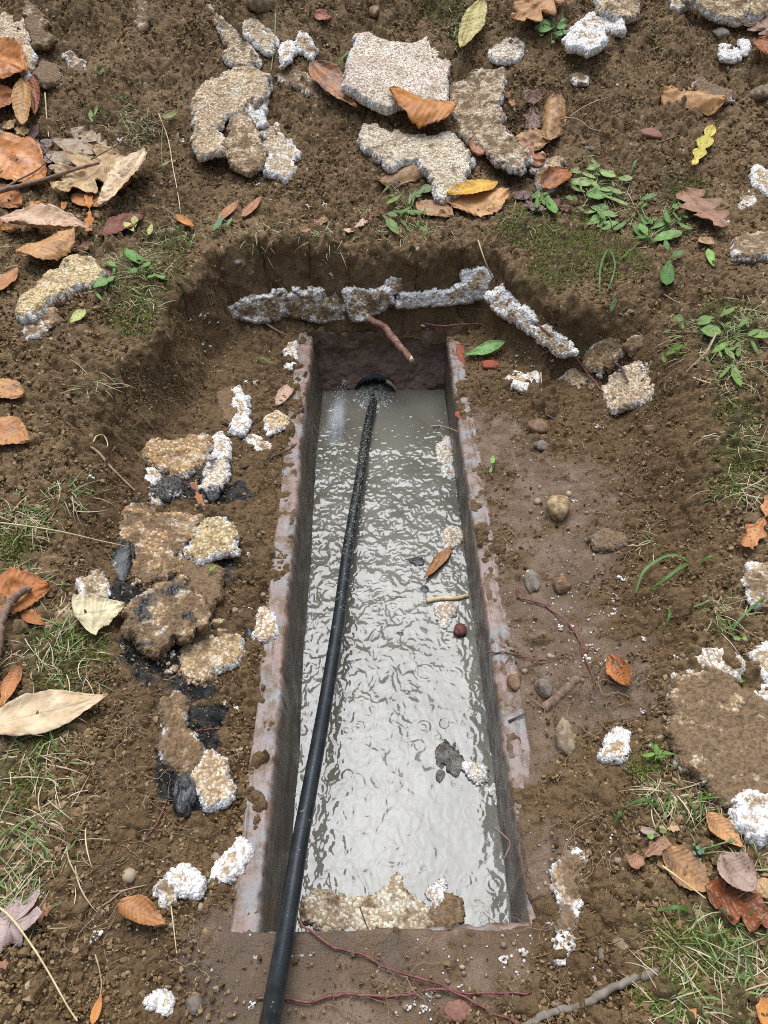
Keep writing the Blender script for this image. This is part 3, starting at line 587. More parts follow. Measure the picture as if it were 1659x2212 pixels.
 ('G', [(810, 620), (850, 580), (900, 575), (905, 620), (850, 670)], 'small buried brown foam bit behind the cream slab', dict(dirt=.6, clean=.3, thick=.018, group=PITG)),
 ('G', [(120, 800), (160, 765), (220, 790), (290, 785), (290, 830), (250, 850), (200, 870), (130, 830)], 'small white foam lump right of the fallen green leaf', dict(clean=.8, dirt=.25, thick=.022, rough=.01, group=PITG)),
 ('E', [(870, 1220), (930, 1165), (1060, 1170), (1230, 1155), (1240, 1260), (1200, 1310), (1070, 1390), (980, 1350), (900, 1310), (840, 1260)], 'rust brown foam slab with white beaded edges, rearmost in the left of the pit', dict(tone=(.42, .25, .10), dirt=.36, thick=.032, lift=.03, clean=.0, tilt=(0, -.15), group=PITG)),
 ('E', [(1245, 1190), (1310, 1140), (1360, 1220), (1340, 1270), (1250, 1270)], 'white knobbly foam lump right of the rust brown slab', dict(tone=CREAM, clean=.7, dirt=.25, thick=.026, rough=.01, group=PITG)),
 ('E', [(1240, 1320), (1340, 1290), (1340, 1400), (1290, 1480), (1200, 1470), (1230, 1400)], 'black smeared cream foam lump right of the rust brown slab', dict(tone=CREAM, tar=.48, dirt=.25, clean=.3, thick=.028, rough=.008, group=PITG)),
 ('E', [(820, 1370), (920, 1350), (940, 1390), (900, 1430)], 'small white foam piece just in front of the rust brown slab', dict(clean=.9, dirt=.2, thick=.02, group=PITG)),
 ('E', [(840, 1470), (920, 1420), (1050, 1400), (1070, 1470), (1010, 1540), (900, 1540)], 'black tarred foam piece with white flecks behind the big rusty slab', dict(tar=.62, clean=.6, dirt=.3, thick=.024, rough=.009, group=PITG)),
 ('H', [(700, 180), (740, 145), (840, 140), (960, 190), (1080, 180), (1190, 210), (1180, 290), (1100, 340), (1100, 440), (1080, 540), (1000, 560), (920, 590), (830, 650), (720, 630), (740, 560), (730, 480), (750, 400), (730, 300)], 'big rusty orange foam slab in the left of the pit, largest of the pile', dict(tone=(.42, .25, .11), dirt=.46, tar=.36, thick=.034, lift=.028, clean=.05, rough=.008, group=PITG)),
 ('H', [(1080, 440), (1200, 460), (1310, 520), (1290, 700), (1230, 740), (1140, 640), (1080, 540)], 'flat dark brown muddy foam slab right of the big rusty slab', dict(tone=BROWN, dirt=.68, clean=0., white=.4, thick=.024, group=PITG)),
 ('H', [(1100, 360), (1180, 310), (1220, 230), (1320, 210), (1390, 270), (1400, 410), (1310, 410), (1230, 440), (1180, 460), (1130, 420)], 'tan white fronted foam slab on the right shoulder of the big rusty slab', dict(tone=(.50, .37, .17), dirt=.36, tar=.28, thick=.028, lift=.03, over=.006, group=PITG)),
 ('H', [(760, 790), (830, 680), (920, 600), (1000, 570), (1090, 570), (1130, 630), (1190, 690), (1240, 790), (1210, 890), (1120, 910), (1040, 910), (990, 990), (910, 1035), (860, 970), (820, 900), (760, 870)], 'dark muddy foam slab lying in front of the big rusty slab', dict(tone=(.34, .22, .10), dirt=.50, tar=.47, clean=0., white=.55, thick=.032, over=.02, lift=.03, rough=.009, tilt=(0, -.1), group=PITG)),
 ('H', [(1070, 1000), (1130, 930), (1230, 850), (1310, 820), (1340, 900), (1450, 920), (1440, 990), (1380, 1100), (1260, 1140), (1180, 1200), (1090, 1130)], 'tan foam slab with loose white beads, front right of the left pile', dict(tone=(.46, .32, .16), dirt=.40, thick=.026, clean=.15, group=PITG)),
 ('H', [(1520, 850), (1560, 760), (1610, 800), (1620, 880), (1570, 950), (1520, 910)], 'lone cream foam piece beside the left rim of the trough', dict(tone=(.60, .45, .30), dirt=.3, thick=.02, group=PITG)),
 ('H', [(490, 590), (580, 540), (630, 620), (620, 690), (500, 680)], 'small tan foam piece tucked under the pale heart shaped leaf', dict(dirt=.35, thick=.022, group=PITG)),
 ('H', [(290, 800), (400, 750), (450, 780), (420, 820), (280, 850)], 'low sandy foam piece between the rust leaf and the pale heart shaped leaf', dict(tone=TAN, dirt=.5, thick=.014, clean=0., white=.4, group=PITG)),
 ('H', [(980, 1320), (1040, 1265), (1095, 1290), (1080, 1380), (1100, 1470), (1190, 1580), (1190, 1650), (1110, 1760), (1040, 1690), (970, 1600), (1000, 1480)], 'long brown foam slab with a white tip leading down to the black sludge lump', dict(tone=(.36, .23, .11), dirt=.55, tar=.3, thick=.026, rough=.01, group=PITG)),
 ('K', [(1130, 190), (1220, 90), (1240, 50), (1320, 100), (1330, 190), (1360, 250), (1340, 310), (1250, 350), (1190, 270)], 'cream tan foam slab right of the black sludge lump', dict(tone=(.58, .42, .25), dirt=.32, thick=.026, over=.006, group=PITG)),
 ('K', [(1255, 780), (1300, 710), (1350, 640), (1430, 580), (1460, 620), (1440, 680), (1380, 760), (1310, 785)], 'clean white foam wedge leaning by the left rim near the camera', dict(clean=.9, dirt=.25, thick=.02, rough=.003, group=PITG)),
 ('K', [(1020, 800), (1080, 730), (1190, 800), (1170, 870), (1100, 860), (1040, 820)], 'white triangular foam lump left of the clean white wedge', dict(clean=.9, dirt=.3, thick=.022, rough=.01, group=PITG)),
 ('K', [(940, 860), (990, 810), (1040, 860), (1030, 920), (970, 945)], 'soil stained white foam bit left of the triangular lump', dict(clean=.7, dirt=.5, thick=.018, rough=.008, group=PITG)),
 ('K', [(900, 1530), (950, 1500), (1000, 1520), (980, 1550)], 'small white foam bit on the dirt near the bottom left edge', dict(clean=.9, dirt=.3, thick=.014, group=PITG)),
 ('J', [(1140, 1100), (1290, 1100), (1450, 1160), (1540, 1240), (1750, 1400), (1760, 1840), (1560, 1850), (1430, 1890), (1330, 1820), (1220, 1730), (1110, 1610), (1060, 1520), (1100, 1400), (1110, 1280)], 'largest foam slab, soil covered, on the right bank by the right edge', dict(tone=(.48, .34, .18), dirt=.56, thick=.034, lift=.03, clean=0., rough=.005, group='foam pieces on the right bank')),
 ('M', [(1500, 310), (1560, 290), (1680, 300), (1690, 490), (1620, 545), (1480, 470), (1455, 400), (1480, 340)], 'bright white beaded foam end at the front of the largest right bank slab', dict(clean=1.1, dirt=.2, thick=.04, over=.006, rough=.006, group='foam pieces on the right bank')),
 ('J', [(1220, 1050), (1300, 1010), (1400, 1010), (1500, 1060), (1500, 1110), (1460, 1150), (1370, 1130), (1270, 1080)], 'pale foam wedge behind the largest right bank slab', dict(tone=CREAM, dirt=.36, clean=.3, thick=.024, group='foam pieces on the right bank')),
 ('J', [(1580, 1030), (1660, 960), (1720, 1000), (1720, 1180), (1640, 1160)], 'white foam lump cut by the right edge behind the largest right bank slab', dict(clean=.6, dirt=.35, thick=.028, group='foam pieces on the right bank')),
 ('J', [(1550, 590), (1570, 500), (1680, 500), (1680, 690), (1590, 720)], 'tan foam piece at the right edge below the torn orange leaf', dict(dirt=.45, thick=.024, group='foam pieces on the right bank')),
 ('J', [(1580, 1265), (1640, 1230), (1690, 1245), (1680, 1290), (1600, 1290)], 'thin white foam strip at the right edge behind the largest right bank slab', dict(clean=1., dirt=.2, thick=.018, group='foam pieces on the right bank')),
 ('J', [(700, 1560), (720, 1530), (760, 1470), (800, 1490), (790, 1600), (760, 1640), (690, 1620)], 'white foam lump on the muddy right pit floor', dict(clean=.9, dirt=.25, thick=.022, group=PITG)),
 ('J', [(620, 340), (690, 290), (790, 310), (800, 360), (720, 390), (640, 385)], 'muddy clod capped with white foam on the right pit slope', dict(tone=BROWN, dirt=.7, clean=.5, thick=.026, rough=.01, group=PITG)),
 ('M', [(400, 780), (450, 670), (520, 640), (570, 750), (560, 870), (500, 990), (520, 1060), (440, 1090), (420, 900)], 'flat white foam patch worn into the dirt right of the near trough end', dict(clean=.6, dirt=.52, thick=.010, rough=.006, group=PITG)),
 ('M', [(420, 1270), (440, 1170), (470, 1150), (480, 1200), (445, 1260)], 'thin white foam smear below the flat white patch', dict(clean=.8, dirt=.45, thick=.008, group=PITG)),
 ('F', [(150, 1100), (165, 1050), (220, 1020), (270, 1045), (272, 1085), (200, 1110), (170, 1145)], 'rust topped white foam bit beside the far left rim', dict(tone=(.52, .34, .15), dirt=.3, clean=.4, thick=.02, group=PITG)),
 ('F', [(40, 1170), (60, 1145), (170, 1210), (182, 1240), (150, 1252)], 'thin curved white foam strip left of the rust topped bit', dict(clean=.8, dirt=.4, thick=.014, rough=.008, group=PITG)),
 ('E', [(1370, 880), (1420, 855), (1470, 940), (1472, 1050), (1430, 1130), (1380, 1120), (1395, 1000)], 'upright white foam face of a muddy block in the left of the pit', dict(clean=.9, dirt=.3, thick=.028, rough=.008, group=PITG)),
 ('E', [(1300, 900), (1375, 870), (1400, 1000), (1385, 1100), (1320, 1060)], 'brown mud block left of the upright white foam face', dict(tone=BROWN, dirt=.85, clean=0., white=.1, thick=.026, rough=.009, group=PITG)),
 ('F', [(275, 610), (322, 595), (322, 735), (280, 745)], 'narrow white foam bit wedged at the far end of the left rim', dict(clean=.8, dirt=.4, thick=.022, group=PITG)),
 ('D', [(462, 695), (490, 662), (560, 644), (612, 634), (620, 660), (600, 690), (560, 692), (500, 690)], 'leftmost length of the broken white foam layer above the trough end', dict(clean=.9, dirt=.46, thick=.034, lift=.034, rough=.018, jag=.8, group=LEDGE, tilt=(0, -.9))),
 ('D', [(606, 636), (680, 626), (752, 624), (770, 655), (740, 690), (690, 692), (640, 684), (604, 688)], 'left middle length of the broken foam layer just left of the thick root', dict(clean=.85, dirt=.46, thick=.034, lift=.022, rough=.02, jag=.8, group=LEDGE, tilt=(0, -.9))),
 ('D', [(745, 628), (840, 628), (852, 655), (800, 688), (762, 690)], 'short middle length of the broken foam layer beside the thick root', dict(clean=.8, dirt=.45, thick=.034, lift=.022, rough=.018, jag=.7, group=LEDGE, tilt=(0, -.9))),
 ('D', [(858, 662), (868, 638), (960, 632), (1008, 618), (1022, 652), (950, 656)], 'right middle length of the broken foam layer just right of the thick root', dict(clean=1.1, dirt=.38, thick=.034, lift=.024, rough=.016, jag=.7, group=LEDGE, tilt=(0, -.9))),
 ('D', [(1000, 612), (998, 594), (1042, 582), (1075, 612), (1062, 640), (1016, 648)], 'right corner length of the broken foam layer where it turns down', dict(clean=1.1, dirt=.34, thick=.034, lift=.024, rough=.014, jag=.6, group=LEDGE, tilt=(0, -.6))),
 ('D', [(1048, 640), (1072, 612), (1098, 634), (1150, 690), (1112, 698), (1076, 672)], 'slanting foam length running down from the right corner of the broken layer', dict(clean=1.1, dirt=.36, thick=.03, lift=.03, rough=.014, jag=.7, group=LEDGE)),
 ('D', [(1120, 694), (1185, 708), (1240, 762), (1205, 762), (1150, 722)], 'tapering white foam strip beneath the dark red root right of the trough end', dict(clean=.7, dirt=.35, thick=.02, rough=.008, jag=.7, group=LEDGE)),
 ('D', [(835, 612), (845, 600), (865, 605), (862, 622), (845, 626)], 'small foam bit stuck in the dirt face above the foam layer', dict(clean=.7, dirt=.45, thick=.016, jag=.7, group=LEDGE)),
 ('I', [(1200, 330), (1250, 280), (1300, 300), (1310, 370), (1240, 400)], 'cream foam lump floating at the right wall above the brown leaf', dict(tone=CREAM, dirt=.3, clean=.3, thick=.016, z=WZ + .001, lift=.004, rough=.008, group=FLOATG)),
 ('I', [(1180, 750), (1240, 730), (1262, 800), (1222, 850), (1190, 810)], 'cream foam lump floating below the pale stick', dict(tone=CREAM, dirt=.25, clean=.3, thick=.016, z=WZ + .001, lift=.004, rough=.007, group=FLOATG)),
 ('F', [(1180, 1220), (1230, 1170), (1252, 1240), (1252, 1320), (1190, 1300)], 'white foam strip floating near the black sludge bit at the far right wall', dict(tone=CREAM, dirt=.3, clean=.5, thick=.016, z=WZ + .001, lift=.004, group=FLOATG)),
 ('F', [(1200, 1340), (1250, 1340), (1255, 1395), (1215, 1390)], 'small white foam bit floating below the far white strip', dict(tone=CREAM, dirt=.2, clean=.7, thick=.014, z=WZ + .001, lift=.003, group=FLOATG)),
 ('L', [(1340, 120), (1440, 150), (1452, 190), (1390, 222), (1350, 155)], 'white foam cluster floating at the right wall in the near half', dict(tone=CREAM, dirt=.2, clean=.8, thick=.014, z=WZ + .001, lift=.004, rough=.008, group=FLOATG)),
 ('L', [(1500, 280), (1530, 255), (1550, 300), (1530, 330)], 'small white foam bit against the right wall below the white cluster', dict(tone=CREAM, dirt=.25, clean=.6, thick=.012, z=WZ + .001, lift=.003, group=FLOATG)),
 ('L', [(385, 950), (450, 905), (600, 930), (760, 920), (850, 900), (940, 800), (1000, 830), (1140, 1000), (1190, 1030), (1060, 1080), (1000, 1100), (850, 1110), (700, 1075), (500, 1085), (380, 1010)], 'big wet cream foam raft floating at the near end of the trough', dict(tone=(.50, .42, .29), dirt=.36, tar=.38, clean=.15, white=.5, thick=.014, z=WZ + .001, lift=.003, rough=.016, group=FLOATG)),
 ('L', [(1140, 880), (1200, 825), (1230, 850), (1200, 920), (1160, 950)], 'cream foam nub floating beside the big wet raft', dict(tone=CREAM, dirt=.2, clean=.4, thick=.016, z=WZ + .001, lift=.005, rough=.008, group=FLOATG)),
 ('L', [(1160, 980), (1230, 920), (1290, 940), (1285, 1060), (1220, 1090), (1160, 1070)], 'dark sludge covered foam lump at the right end of the wet raft', dict(tone=BROWN, tar=.45, dirt=.55, clean=0., white=.2, thick=.010, z=WZ + .001, lift=.003, rough=.012, group=FLOATG)),
]
for r, pts, lab, kw in CH: chunk('foam_chunk', lab, q(r, pts), **kw)

# lumps of black sludge and stones
def lump(name, label, cat, r, c, w_, h_, mat, zf=.55, seed=0, z=None, rough=.25, group=None, sink=.35):
    u, v = q(r, [c])[0]; p = px(u, v)[0] if z is None else pz(u, v, z)[0]; d = depth(p); a = w_ / 2.37 * .8641 / FPX * d / 2; b = h_ / 2.37 * .8641 / FPX * d / 2 * 1.2
    nu, nv = 36, 22; th = np.arange(nu) / nu * 2 * math.pi; ph = np.linspace(0, math.pi, nv); T, PH = np.meshgrid(th, ph)
    x, y, zz = np.cos(T) * np.sin(PH), np.sin(T) * np.sin(PH), np.cos(PH)
    n = fbm(x * 1.4 + zz * 1.1 + seed, y * 1.4 - zz * .9 + seed * 2.3, seed, 3) - .5; n2 = fbm(x * 4.5 + zz * 3.1 + seed, y * 4.5 - zz * 2.9, seed + 4, 3) - .5; k = 1 + rough * 2 * n + rough * (1.1 if rough > .28 else .35) * n2
    # flatten a few sides so that it is a stone and not a ball
    r_ = np.random.default_rng(seed); 
    for _ in range(7):
        dv = r_.normal(size=3); dv /= np.linalg.norm(dv); dd = (x * dv[0] + y * dv[1] + zz * dv[2]) * k; lim = r_.uniform(.62, .9); k = np.where(dd > lim, k * (lim + (dd - lim) * .3) / np.maximum(dd, 1e-6), k)
    c_ = min(a, b) * zf * 1.5
    V = np.stack([x * k * a, y * k * b, zz * k * c_], -1).reshape(-1, 3)
    i = np.arange(nv - 1)[:, None]; j = np.arange(nu)[None]; F = np.stack([i * nu + j, (i + 1) * nu + j, (i + 1) * nu + (j + 1) % nu, i * nu + (j + 1) % nu], -1).reshape(-1, 4)
    n_ = nrm(p[0], p[1]) if z is None else UPW
    return tag(link(name, mesh(name, V, F), mat, loc=p + n_ * c_ * (1 - 2 * sink)), label, cat, group)
for i, (nm, lab, cat, r, c, w_, h_, mt, kw) in enumerate([
 ('cobble', 'rounded tan cobble at the top edge of the heap', 'stone', 'A', (1540, 30), 180, 120, 'stone', dict(rough=.06, zf=.6)),
 ('stone', 'upright brown stone half buried at the top edge right of the cobble', 'stone', 'B', (792, 75), 75, 130, 'brownstone', {}),
 ('stone', 'flat reddish stone on the bare heap at upper right', 'stone', 'C', (955, 810), 150, 115, 'redstone', dict(zf=.3)),
 ('stone', 'round pale brown stone at the right edge by the flecked foam clod', 'stone', 'C', (1610, 565), 110, 100, 'stone', {}),
 ('stone', 'grey stone hidden under the top right corner slab', 'stone', 'C', (1375, 210), 100, 90, 'greystone', dict(zf=.4)),
 ('stone', 'small grey stone on the heap right of the rolled tan tube leaf', 'stone', 'C', (600, 890), 70, 40, 'greystone', {}),
 ('stone', 'brown wet stone set in the right pit slope', 'stone', 'G', (300, 1125), 130, 95, 'brownstone', dict(sink=.3)),
 ('stone', 'greyish round stone below the brown wet stone', 'stone', 'G', (318, 1235), 90, 85, 'greystone', {}),
 ('stone', 'small ochre stone in the dirt right of the brown wet stone', 'stone', 'G', (960, 1125), 90, 70, 'brownstone', dict(sink=.45)),
 ('stone', 'bright ochre stone standing on the right pit floor', 'stone', 'J', (417, 190), 150, 170, 'ochre', dict(sink=.25, zf=.7)),
 ('stone', 'brown angular pebble above the dark red root', 'stone', 'J', (437, 628), 105, 100, 'brownstone', dict(sink=.3)),
 ('stone', 'muddy grey stone left of the brown angular pebble', 'stone', 'J', (265, 605), 95, 150, 'greystone', dict(sink=.4)),
 ('stone', 'grey green stone in the mud by the near buried root', 'stone', 'J', (335, 1240), 110, 115, 'greystone', dict(sink=.35)),
 ('stone', 'brown stone in the mud left of the grey green stone', 'stone', 'J', (150, 1200), 100, 110, 'brownstone', dict(sink=.4)),
 ('stone', 'speckled grey tan stone on the mud by the right rim', 'stone', 'J', (465, 1525), 130, 190, 'stone', dict(sink=.35)),
 ('stone', 'sand coloured stone pressed in the mud by the right rim', 'stone', 'J', (95, 415), 85, 60, 'stone', dict(sink=.5)),
 ('stone', 'flat brown stone half buried at lower right', 'stone', 'M', (800, 1180), 130, 90, 'stone', dict(sink=.45, zf=.4)),
 ('stone', 'grey oval pebble left of the flat brown stone', 'stone', 'M', (672, 1250), 50, 70, 'greystone', {}),
 ('stone', 'grey green round stone near the bottom left edge', 'stone', 'K', (1150, 1540), 110, 100, 'greystone', dict(sink=.4)),
 ('stone', 'small yellowish pebble right of the curled orange leaf', 'stone', 'K', (1215, 1112), 45, 35, 'ochre', {}),
 ('stone', 'pale pebble left of the trough rim beside the cream slab', 'stone', 'K', (1322, 40), 42, 32, 'stone', {}),
 ('stone', 'smooth brown pebble on the muddy foam of the left pile', 'stone', 'H', (1257, 462), 60, 45, 'ochre', dict(rough=.05, sink=0.)),
 ('stone', 'grey pebble in the dark face above the left foam layer', 'stone', 'E', (1395, 135), 80, 40, 'greystone', {}),
 ('brick_fragment', 'crumbly red brick streak on the far right rim', 'brick', 'F', (1310, 680), 60, 190, 'brick', dict(zf=.3, rough=.4)),
 ('brick_fragment', 'crumbly red brick piece below the fallen green leaf', 'brick', 'F', (1490, 750), 130, 80, 'brick', dict(zf=.4, rough=.4)),
 ('brick_fragment', 'small red brick crumb on the right rim', 'brick', 'F', (1350, 880), 45, 60, 'brick', dict(zf=.3, rough=.4)),
 ('brick_fragment', 'orange red brick crumb on the right rim beside the sludge bit', 'brick', 'F', (1295, 1040), 50, 70, 'brick', dict(zf=.25, rough=.4)),
 ('brick_fragment', 'reddish brick lump at the bottom edge near the crossing roots', 'brick', 'L', (1290, 1580), 160, 110, 'redstone', dict(zf=.35, rough=.35, sink=.5)),
 ('sludge_lump', 'glossy black sludge lump between the brown slab and cream tan slab', 'sludge', 'K', (1085, 270), 210, 270, 'sludge', dict(zf=.35, rough=.75, sink=.35)),
 ('sludge_lump', 'black sludge tail below the main black lump', 'sludge', 'K', (1090, 390), 110, 100, 'sludge', dict(zf=.5, rough=.5, sink=.3)),
 ('sludge_lump', 'black sludge clod above the tan slab with the white front edge', 'sludge', 'H', (1250, 105), 125, 120, 'sludge', dict(zf=.5, rough=.5, sink=.3)),
 ('sludge_lump', 'black wet sludge left of the big rusty slab', 'sludge', 'H', (690, 520), 150, 430, 'sludge', dict(zf=.22, rough=.75, sink=.4)),
 ('sludge_lump', 'small black sludge bit beside the tan slab with loose white beads', 'sludge', 'H', (1470, 910), 60, 80, 'sludge', dict(zf=.5, rough=.4)),
 ('sludge_lump', 'small black sludge bit by the thin red root of the left pit', 'sludge', 'H', (1215, 1390), 50, 80, 'sludge', dict(zf=.5, rough=.4)),
 ('sludge_lump', 'black sludge bit floating by the far right wall', 'sludge', 'F', (1150, 1120), 55, 80, 'sludge', dict(z=WZ - .003, zf=.22, rough=.5)),
 ('sludge_lump', 'black sludge scrap floating left of the brown leaf', 'sludge', 'I', (1050, 490), 120, 80, 'sludge', dict(z=WZ - .003, zf=.22, rough=.5)),
 ('sludge_lump', 'black sludge scrap floating between the leaf and the pale stick', 'sludge', 'I', (1090, 650), 70, 70, 'sludge', dict(z=WZ - .003, zf=.22, rough=.5)),
 ('scum_patch', 'dark bubbly scum floating in the near right half', 'scum', 'L', (1250, 100), 210, 200, 'scum', dict(z=WZ - .004, zf=.10, rough=.9)),
 ('sludge_lump', 'small round black sludge blob floating below the bubbly scum', 'sludge', 'L', (1185, 190), 60, 65, 'scum', dict(z=WZ - .002, zf=.25, rough=.4)),
 ('sludge_lump', 'black sludge bead floating in the middle of the trough', 'sludge', 'I', (945, 915), 55, 45, 'sludge', dict(z=WZ - .003, zf=.22, rough=.3)),
 ('berry', 'dark red berry floating near the right wall', 'berry', 'I', (1300, 895), 85, 80, 'redroot', dict(z=WZ, zf=.55, rough=.15)),
]): lump(nm, lab, cat, r, c, w_, h_, MAT[mt], seed=i + 3, **kw)

# ------------------------------------------------------------------ fallen leaves
def lerp(a, b, t): return a + (b - a) * t
def wprof(kind, t):
    if kind == 'beech': return np.sin(np.pi * np.clip(t, 0, 1) ** .9) ** .72 * (1 + .055 * ((t * 17) % 1 - .5))
    if kind == 'pointed': return np.sin(np.pi * t ** .8) ** .9 * (1 - .45 * t ** 3)
    if kind == 'heart': return np.clip((1 - t) ** .75 * np.minimum(1, (t / .10)) ** .5 * 1.15, 0, 2)
    if kind == 'plantain': return np.clip(np.sin(np.pi * t ** 1.3) ** .8, .06, 1)
    if kind in ('oak', 'redoak'):
        e = np.sin(np.pi * np.clip(t, 0, 1) ** .75) ** .6; n = 3.5
        l = np.abs(np.sin(np.pi * (t * n + .15))); l = l ** (1.2 if kind == 'oak' else .8)
        return e * (.34 + .66 * l)
    if kind == 'scrap': return .55 + .45 * np.sin(t * 9 + 1) * np.sin(t * 4) + .12 * np.sin(t * 31)
    return np.sin(np.pi * t)
def leaf_geo(Lm, Wm, kind, curl, bend, seed, nt=44, ns=22, twist=0., crinkle=1., fold=0.):
    t = np.linspace(0, 1, nt)[:, None]; s = np.linspace(-1, 1, ns)[None]
    w_ = wprof(kind, t) * (1 + .17 * (fbm(t * 7 + s * 0, np.sign(s) * 3 + t * 0, seed, 4, .65) - .5) * 2)
    x = s * w_ * Wm / 2; slant = dict(oak=.18, redoak=.26).get(kind, .0)
    tt = t + slant * np.abs(s) * w_ * (Wm / Lm) * .5; y = tt * Lm
    if kind == 'heart': y = y - .16 * Lm * np.abs(s) * np.exp(-t / .10) * 0.6
    # roll about the midrib
    if abs(curl) > 1e-3:
        rad = Wm / 2 / abs(curl); a = x / rad; x = rad * np.sin(a); z = np.sign(curl) * rad * (1 - np.cos(a))
    else: z = x * 0
    z = z + np.abs(x) * fold
    z = z + crinkle * Wm * (.10 * (fbm(t * 4 + seed, s * 2.2 + t, seed + 1, 3) - .5) + .007 * np.sin((t - np.abs(s) * .17) * 75) * np.abs(s))
    if abs(bend) > 1e-3:
        rad = Lm / bend; a = (y - .35 * Lm) / rad; yb = (rad - z) * np.sin(a) + .35 * Lm; z = rad - (rad - z) * np.cos(a); y = yb
    if twist:
        a = twist * (t - .4) + 0 * s; x, z = x * np.cos(a) - z * np.sin(a), x * np.sin(a) + z * np.cos(a)
    V = np.stack([x + 0 * t, y + 0 * s, z + 0 * t], -1).reshape(-1, 3)
    return V, gridf(ns, nt), np.repeat(np.linspace(0, 1, nt), ns), np.tile(np.linspace(-1, 1, ns), nt)
def thicken(V, F, th):
    """give a sheet a real thickness"""
    n = np.zeros_like(V); a = np.cross(V[F[:, 1]] - V[F[:, 0]], V[F[:, 3]] - V[F[:, 0]])
    for k in range(4): np.add.at(n, F[:, k], a)
    n /= np.linalg.norm(n, axis=1)[:, None] + 1e-12; N_ = len(V)
    E = np.concatenate([F[:, [0, 1]], F[:, [1, 2]], F[:, [2, 3]], F[:, [3, 0]]]); key = np.sort(E, 1); kk = key[:, 0] * N_ + key[:, 1]
    u, inv, cnt = np.unique(kk, return_inverse=True, return_counts=True); Eb = E[cnt[inv] == 1]
    return np.vstack([V, V - n * th]), np.vstack([F, F[:, ::-1] + N_, np.stack([Eb[:, 1], Eb[:, 0], Eb[:, 0] + N_, Eb[:, 1] + N_], -1)])
def leaf(name, label, a, b, wpx, kind='beech', tone=(.4, .17, .05), toneb=None, spots=.6, gloss=.12, curl=.5, bend=.3, lift=.012, roll=0., twist=0., fold=0., crinkle=1., z=None, stem=0., parent=None, group=None, cat='leaf', conform=True, stemmat='dryroot', tipup=0., seed=None):
    crinkle *= 1.5
    a = np.array(a, float); b = np.array(b, float)
    P = px([a[0], b[0]], [a[1], b[1]]) if z is None else pz([a[0], b[0]], [a[1], b[1]], z)
    pa, pb = P
    n = (nrm(*pa[:2]) + nrm(*pb[:2])) if z is None else UPW.copy(); n /= np.linalg.norm(n)
    if curl < -1.2: lift = lift + wpx / FPX * depth(pa) * .35
    pa = pa + n * lift; pb = pb + n * (lift + tipup)
    yv = pb - pa; Lm = np.linalg.norm(yv); yv /= Lm; xv = np.cross(yv, n); xv /= np.linalg.norm(xv); zv = np.cross(xv, yv)
    cr, sr = math.cos(roll), math.sin(roll); xv, zv = xv * cr + zv * sr, zv * cr - xv * sr
    dm = depth((pa + pb) / 2); wm = wpx / FPX * dm
    view = (CAMP - pa) / np.linalg.norm(CAMP - pa); fs = math.sqrt(max(.2, 1 - (xv @ view) ** 2)); wm = wm / fs
    if abs(curl) > .3: wm *= abs(curl) / math.sin(min(abs(curl), 1.5))
    sd = seed if seed is not None else int(abs(a[0] * 3 + a[1] * 5)) % 5000
    small = Lm < .05
    V, F, lt, ls = leaf_geo(Lm, wm, kind, curl, bend, sd, 24 if small else 46, 12 if small else 24, twist, crinkle, fold)
    W = pa + V[:, :1] * xv + V[:, 1:2] * yv + V[:, 2:] * zv
    if conform and z is None:
        h = hmac(W[:, 0], W[:, 1]) + .005; W[:, 2] = np.where(W[:, 2] < h, h + .15 * (W[:, 2] - h) * 0, W[:, 2])
    W2, F2 = thicken(W, F, .00035)
    org = pa.copy()
    base = parent.location if parent is not None else Vector((0, 0, 0))
    o = link(name, mesh(name, W2 - org, F2, attrs=dict(lt=np.tile(lt, 2), ls=np.tile(ls, 2))), MAT['leaf'], loc=Vector(org) - base, parent=parent)
    bf = 1.0 if parent is not None else 1.22
    o['tone'] = [min(.85, float(v) * bf) for v in tone]; o['toneb'] = [float(v) * bf for v in (toneb or [tone[0] * .72, tone[1] * .62, tone[2] * .55])]; o['spots'] = float(spots); o['gloss'] = float(gloss)
    if stem:
        tvec = -yv * stem / FPX * dm; pts = [pa + yv * .004, pa + tvec * .5 + xv * stem / FPX * dm * .08, pa + tvec]
        pts = np.array(pts); hz = hmac(pts[:, 0], pts[:, 1]) + .004
        if z is None: pts[1:, 2] = np.maximum(pts[1:, 2], hz[1:]) * 0 + hz[1:]
        V, F, Ft = tube_geo(catmull(pts, 12), np.linspace(.0013, .0009, 12), 6)
        link('leaf_stalk' if parent is None else 'stalk', mesh('leaf_stalk', V - org, F, Ft), MAT[stemmat], parent=o)
    return tag(o, label if parent is None else None, cat if parent is None else None, group)
COP, ORA, DOR, CRM, PNK, TNL, BRN, RST, YEL = (.52, .20, .045), (.55, .23, .06), (.33, .11, .03), (.66, .52, .34), (.62, .43, .32), (.50, .33, .17), (.26, .13, .07), (.26, .08, .03), (.62, .38, .06)
GL, GR = 'fallen autumn leaves', None
def Lf(label, r, a, b, w_, kind='beech', tone=COP, **kw):
    if isinstance(r, str): r1 = r2 = r
    else: r1, r2 = r
    leaf('fallen_leaf', label, q(r1, [a])[0], q(r2, [b])[0], w_ / 2.37 * .8641, kind, tone, group=GL, **kw)
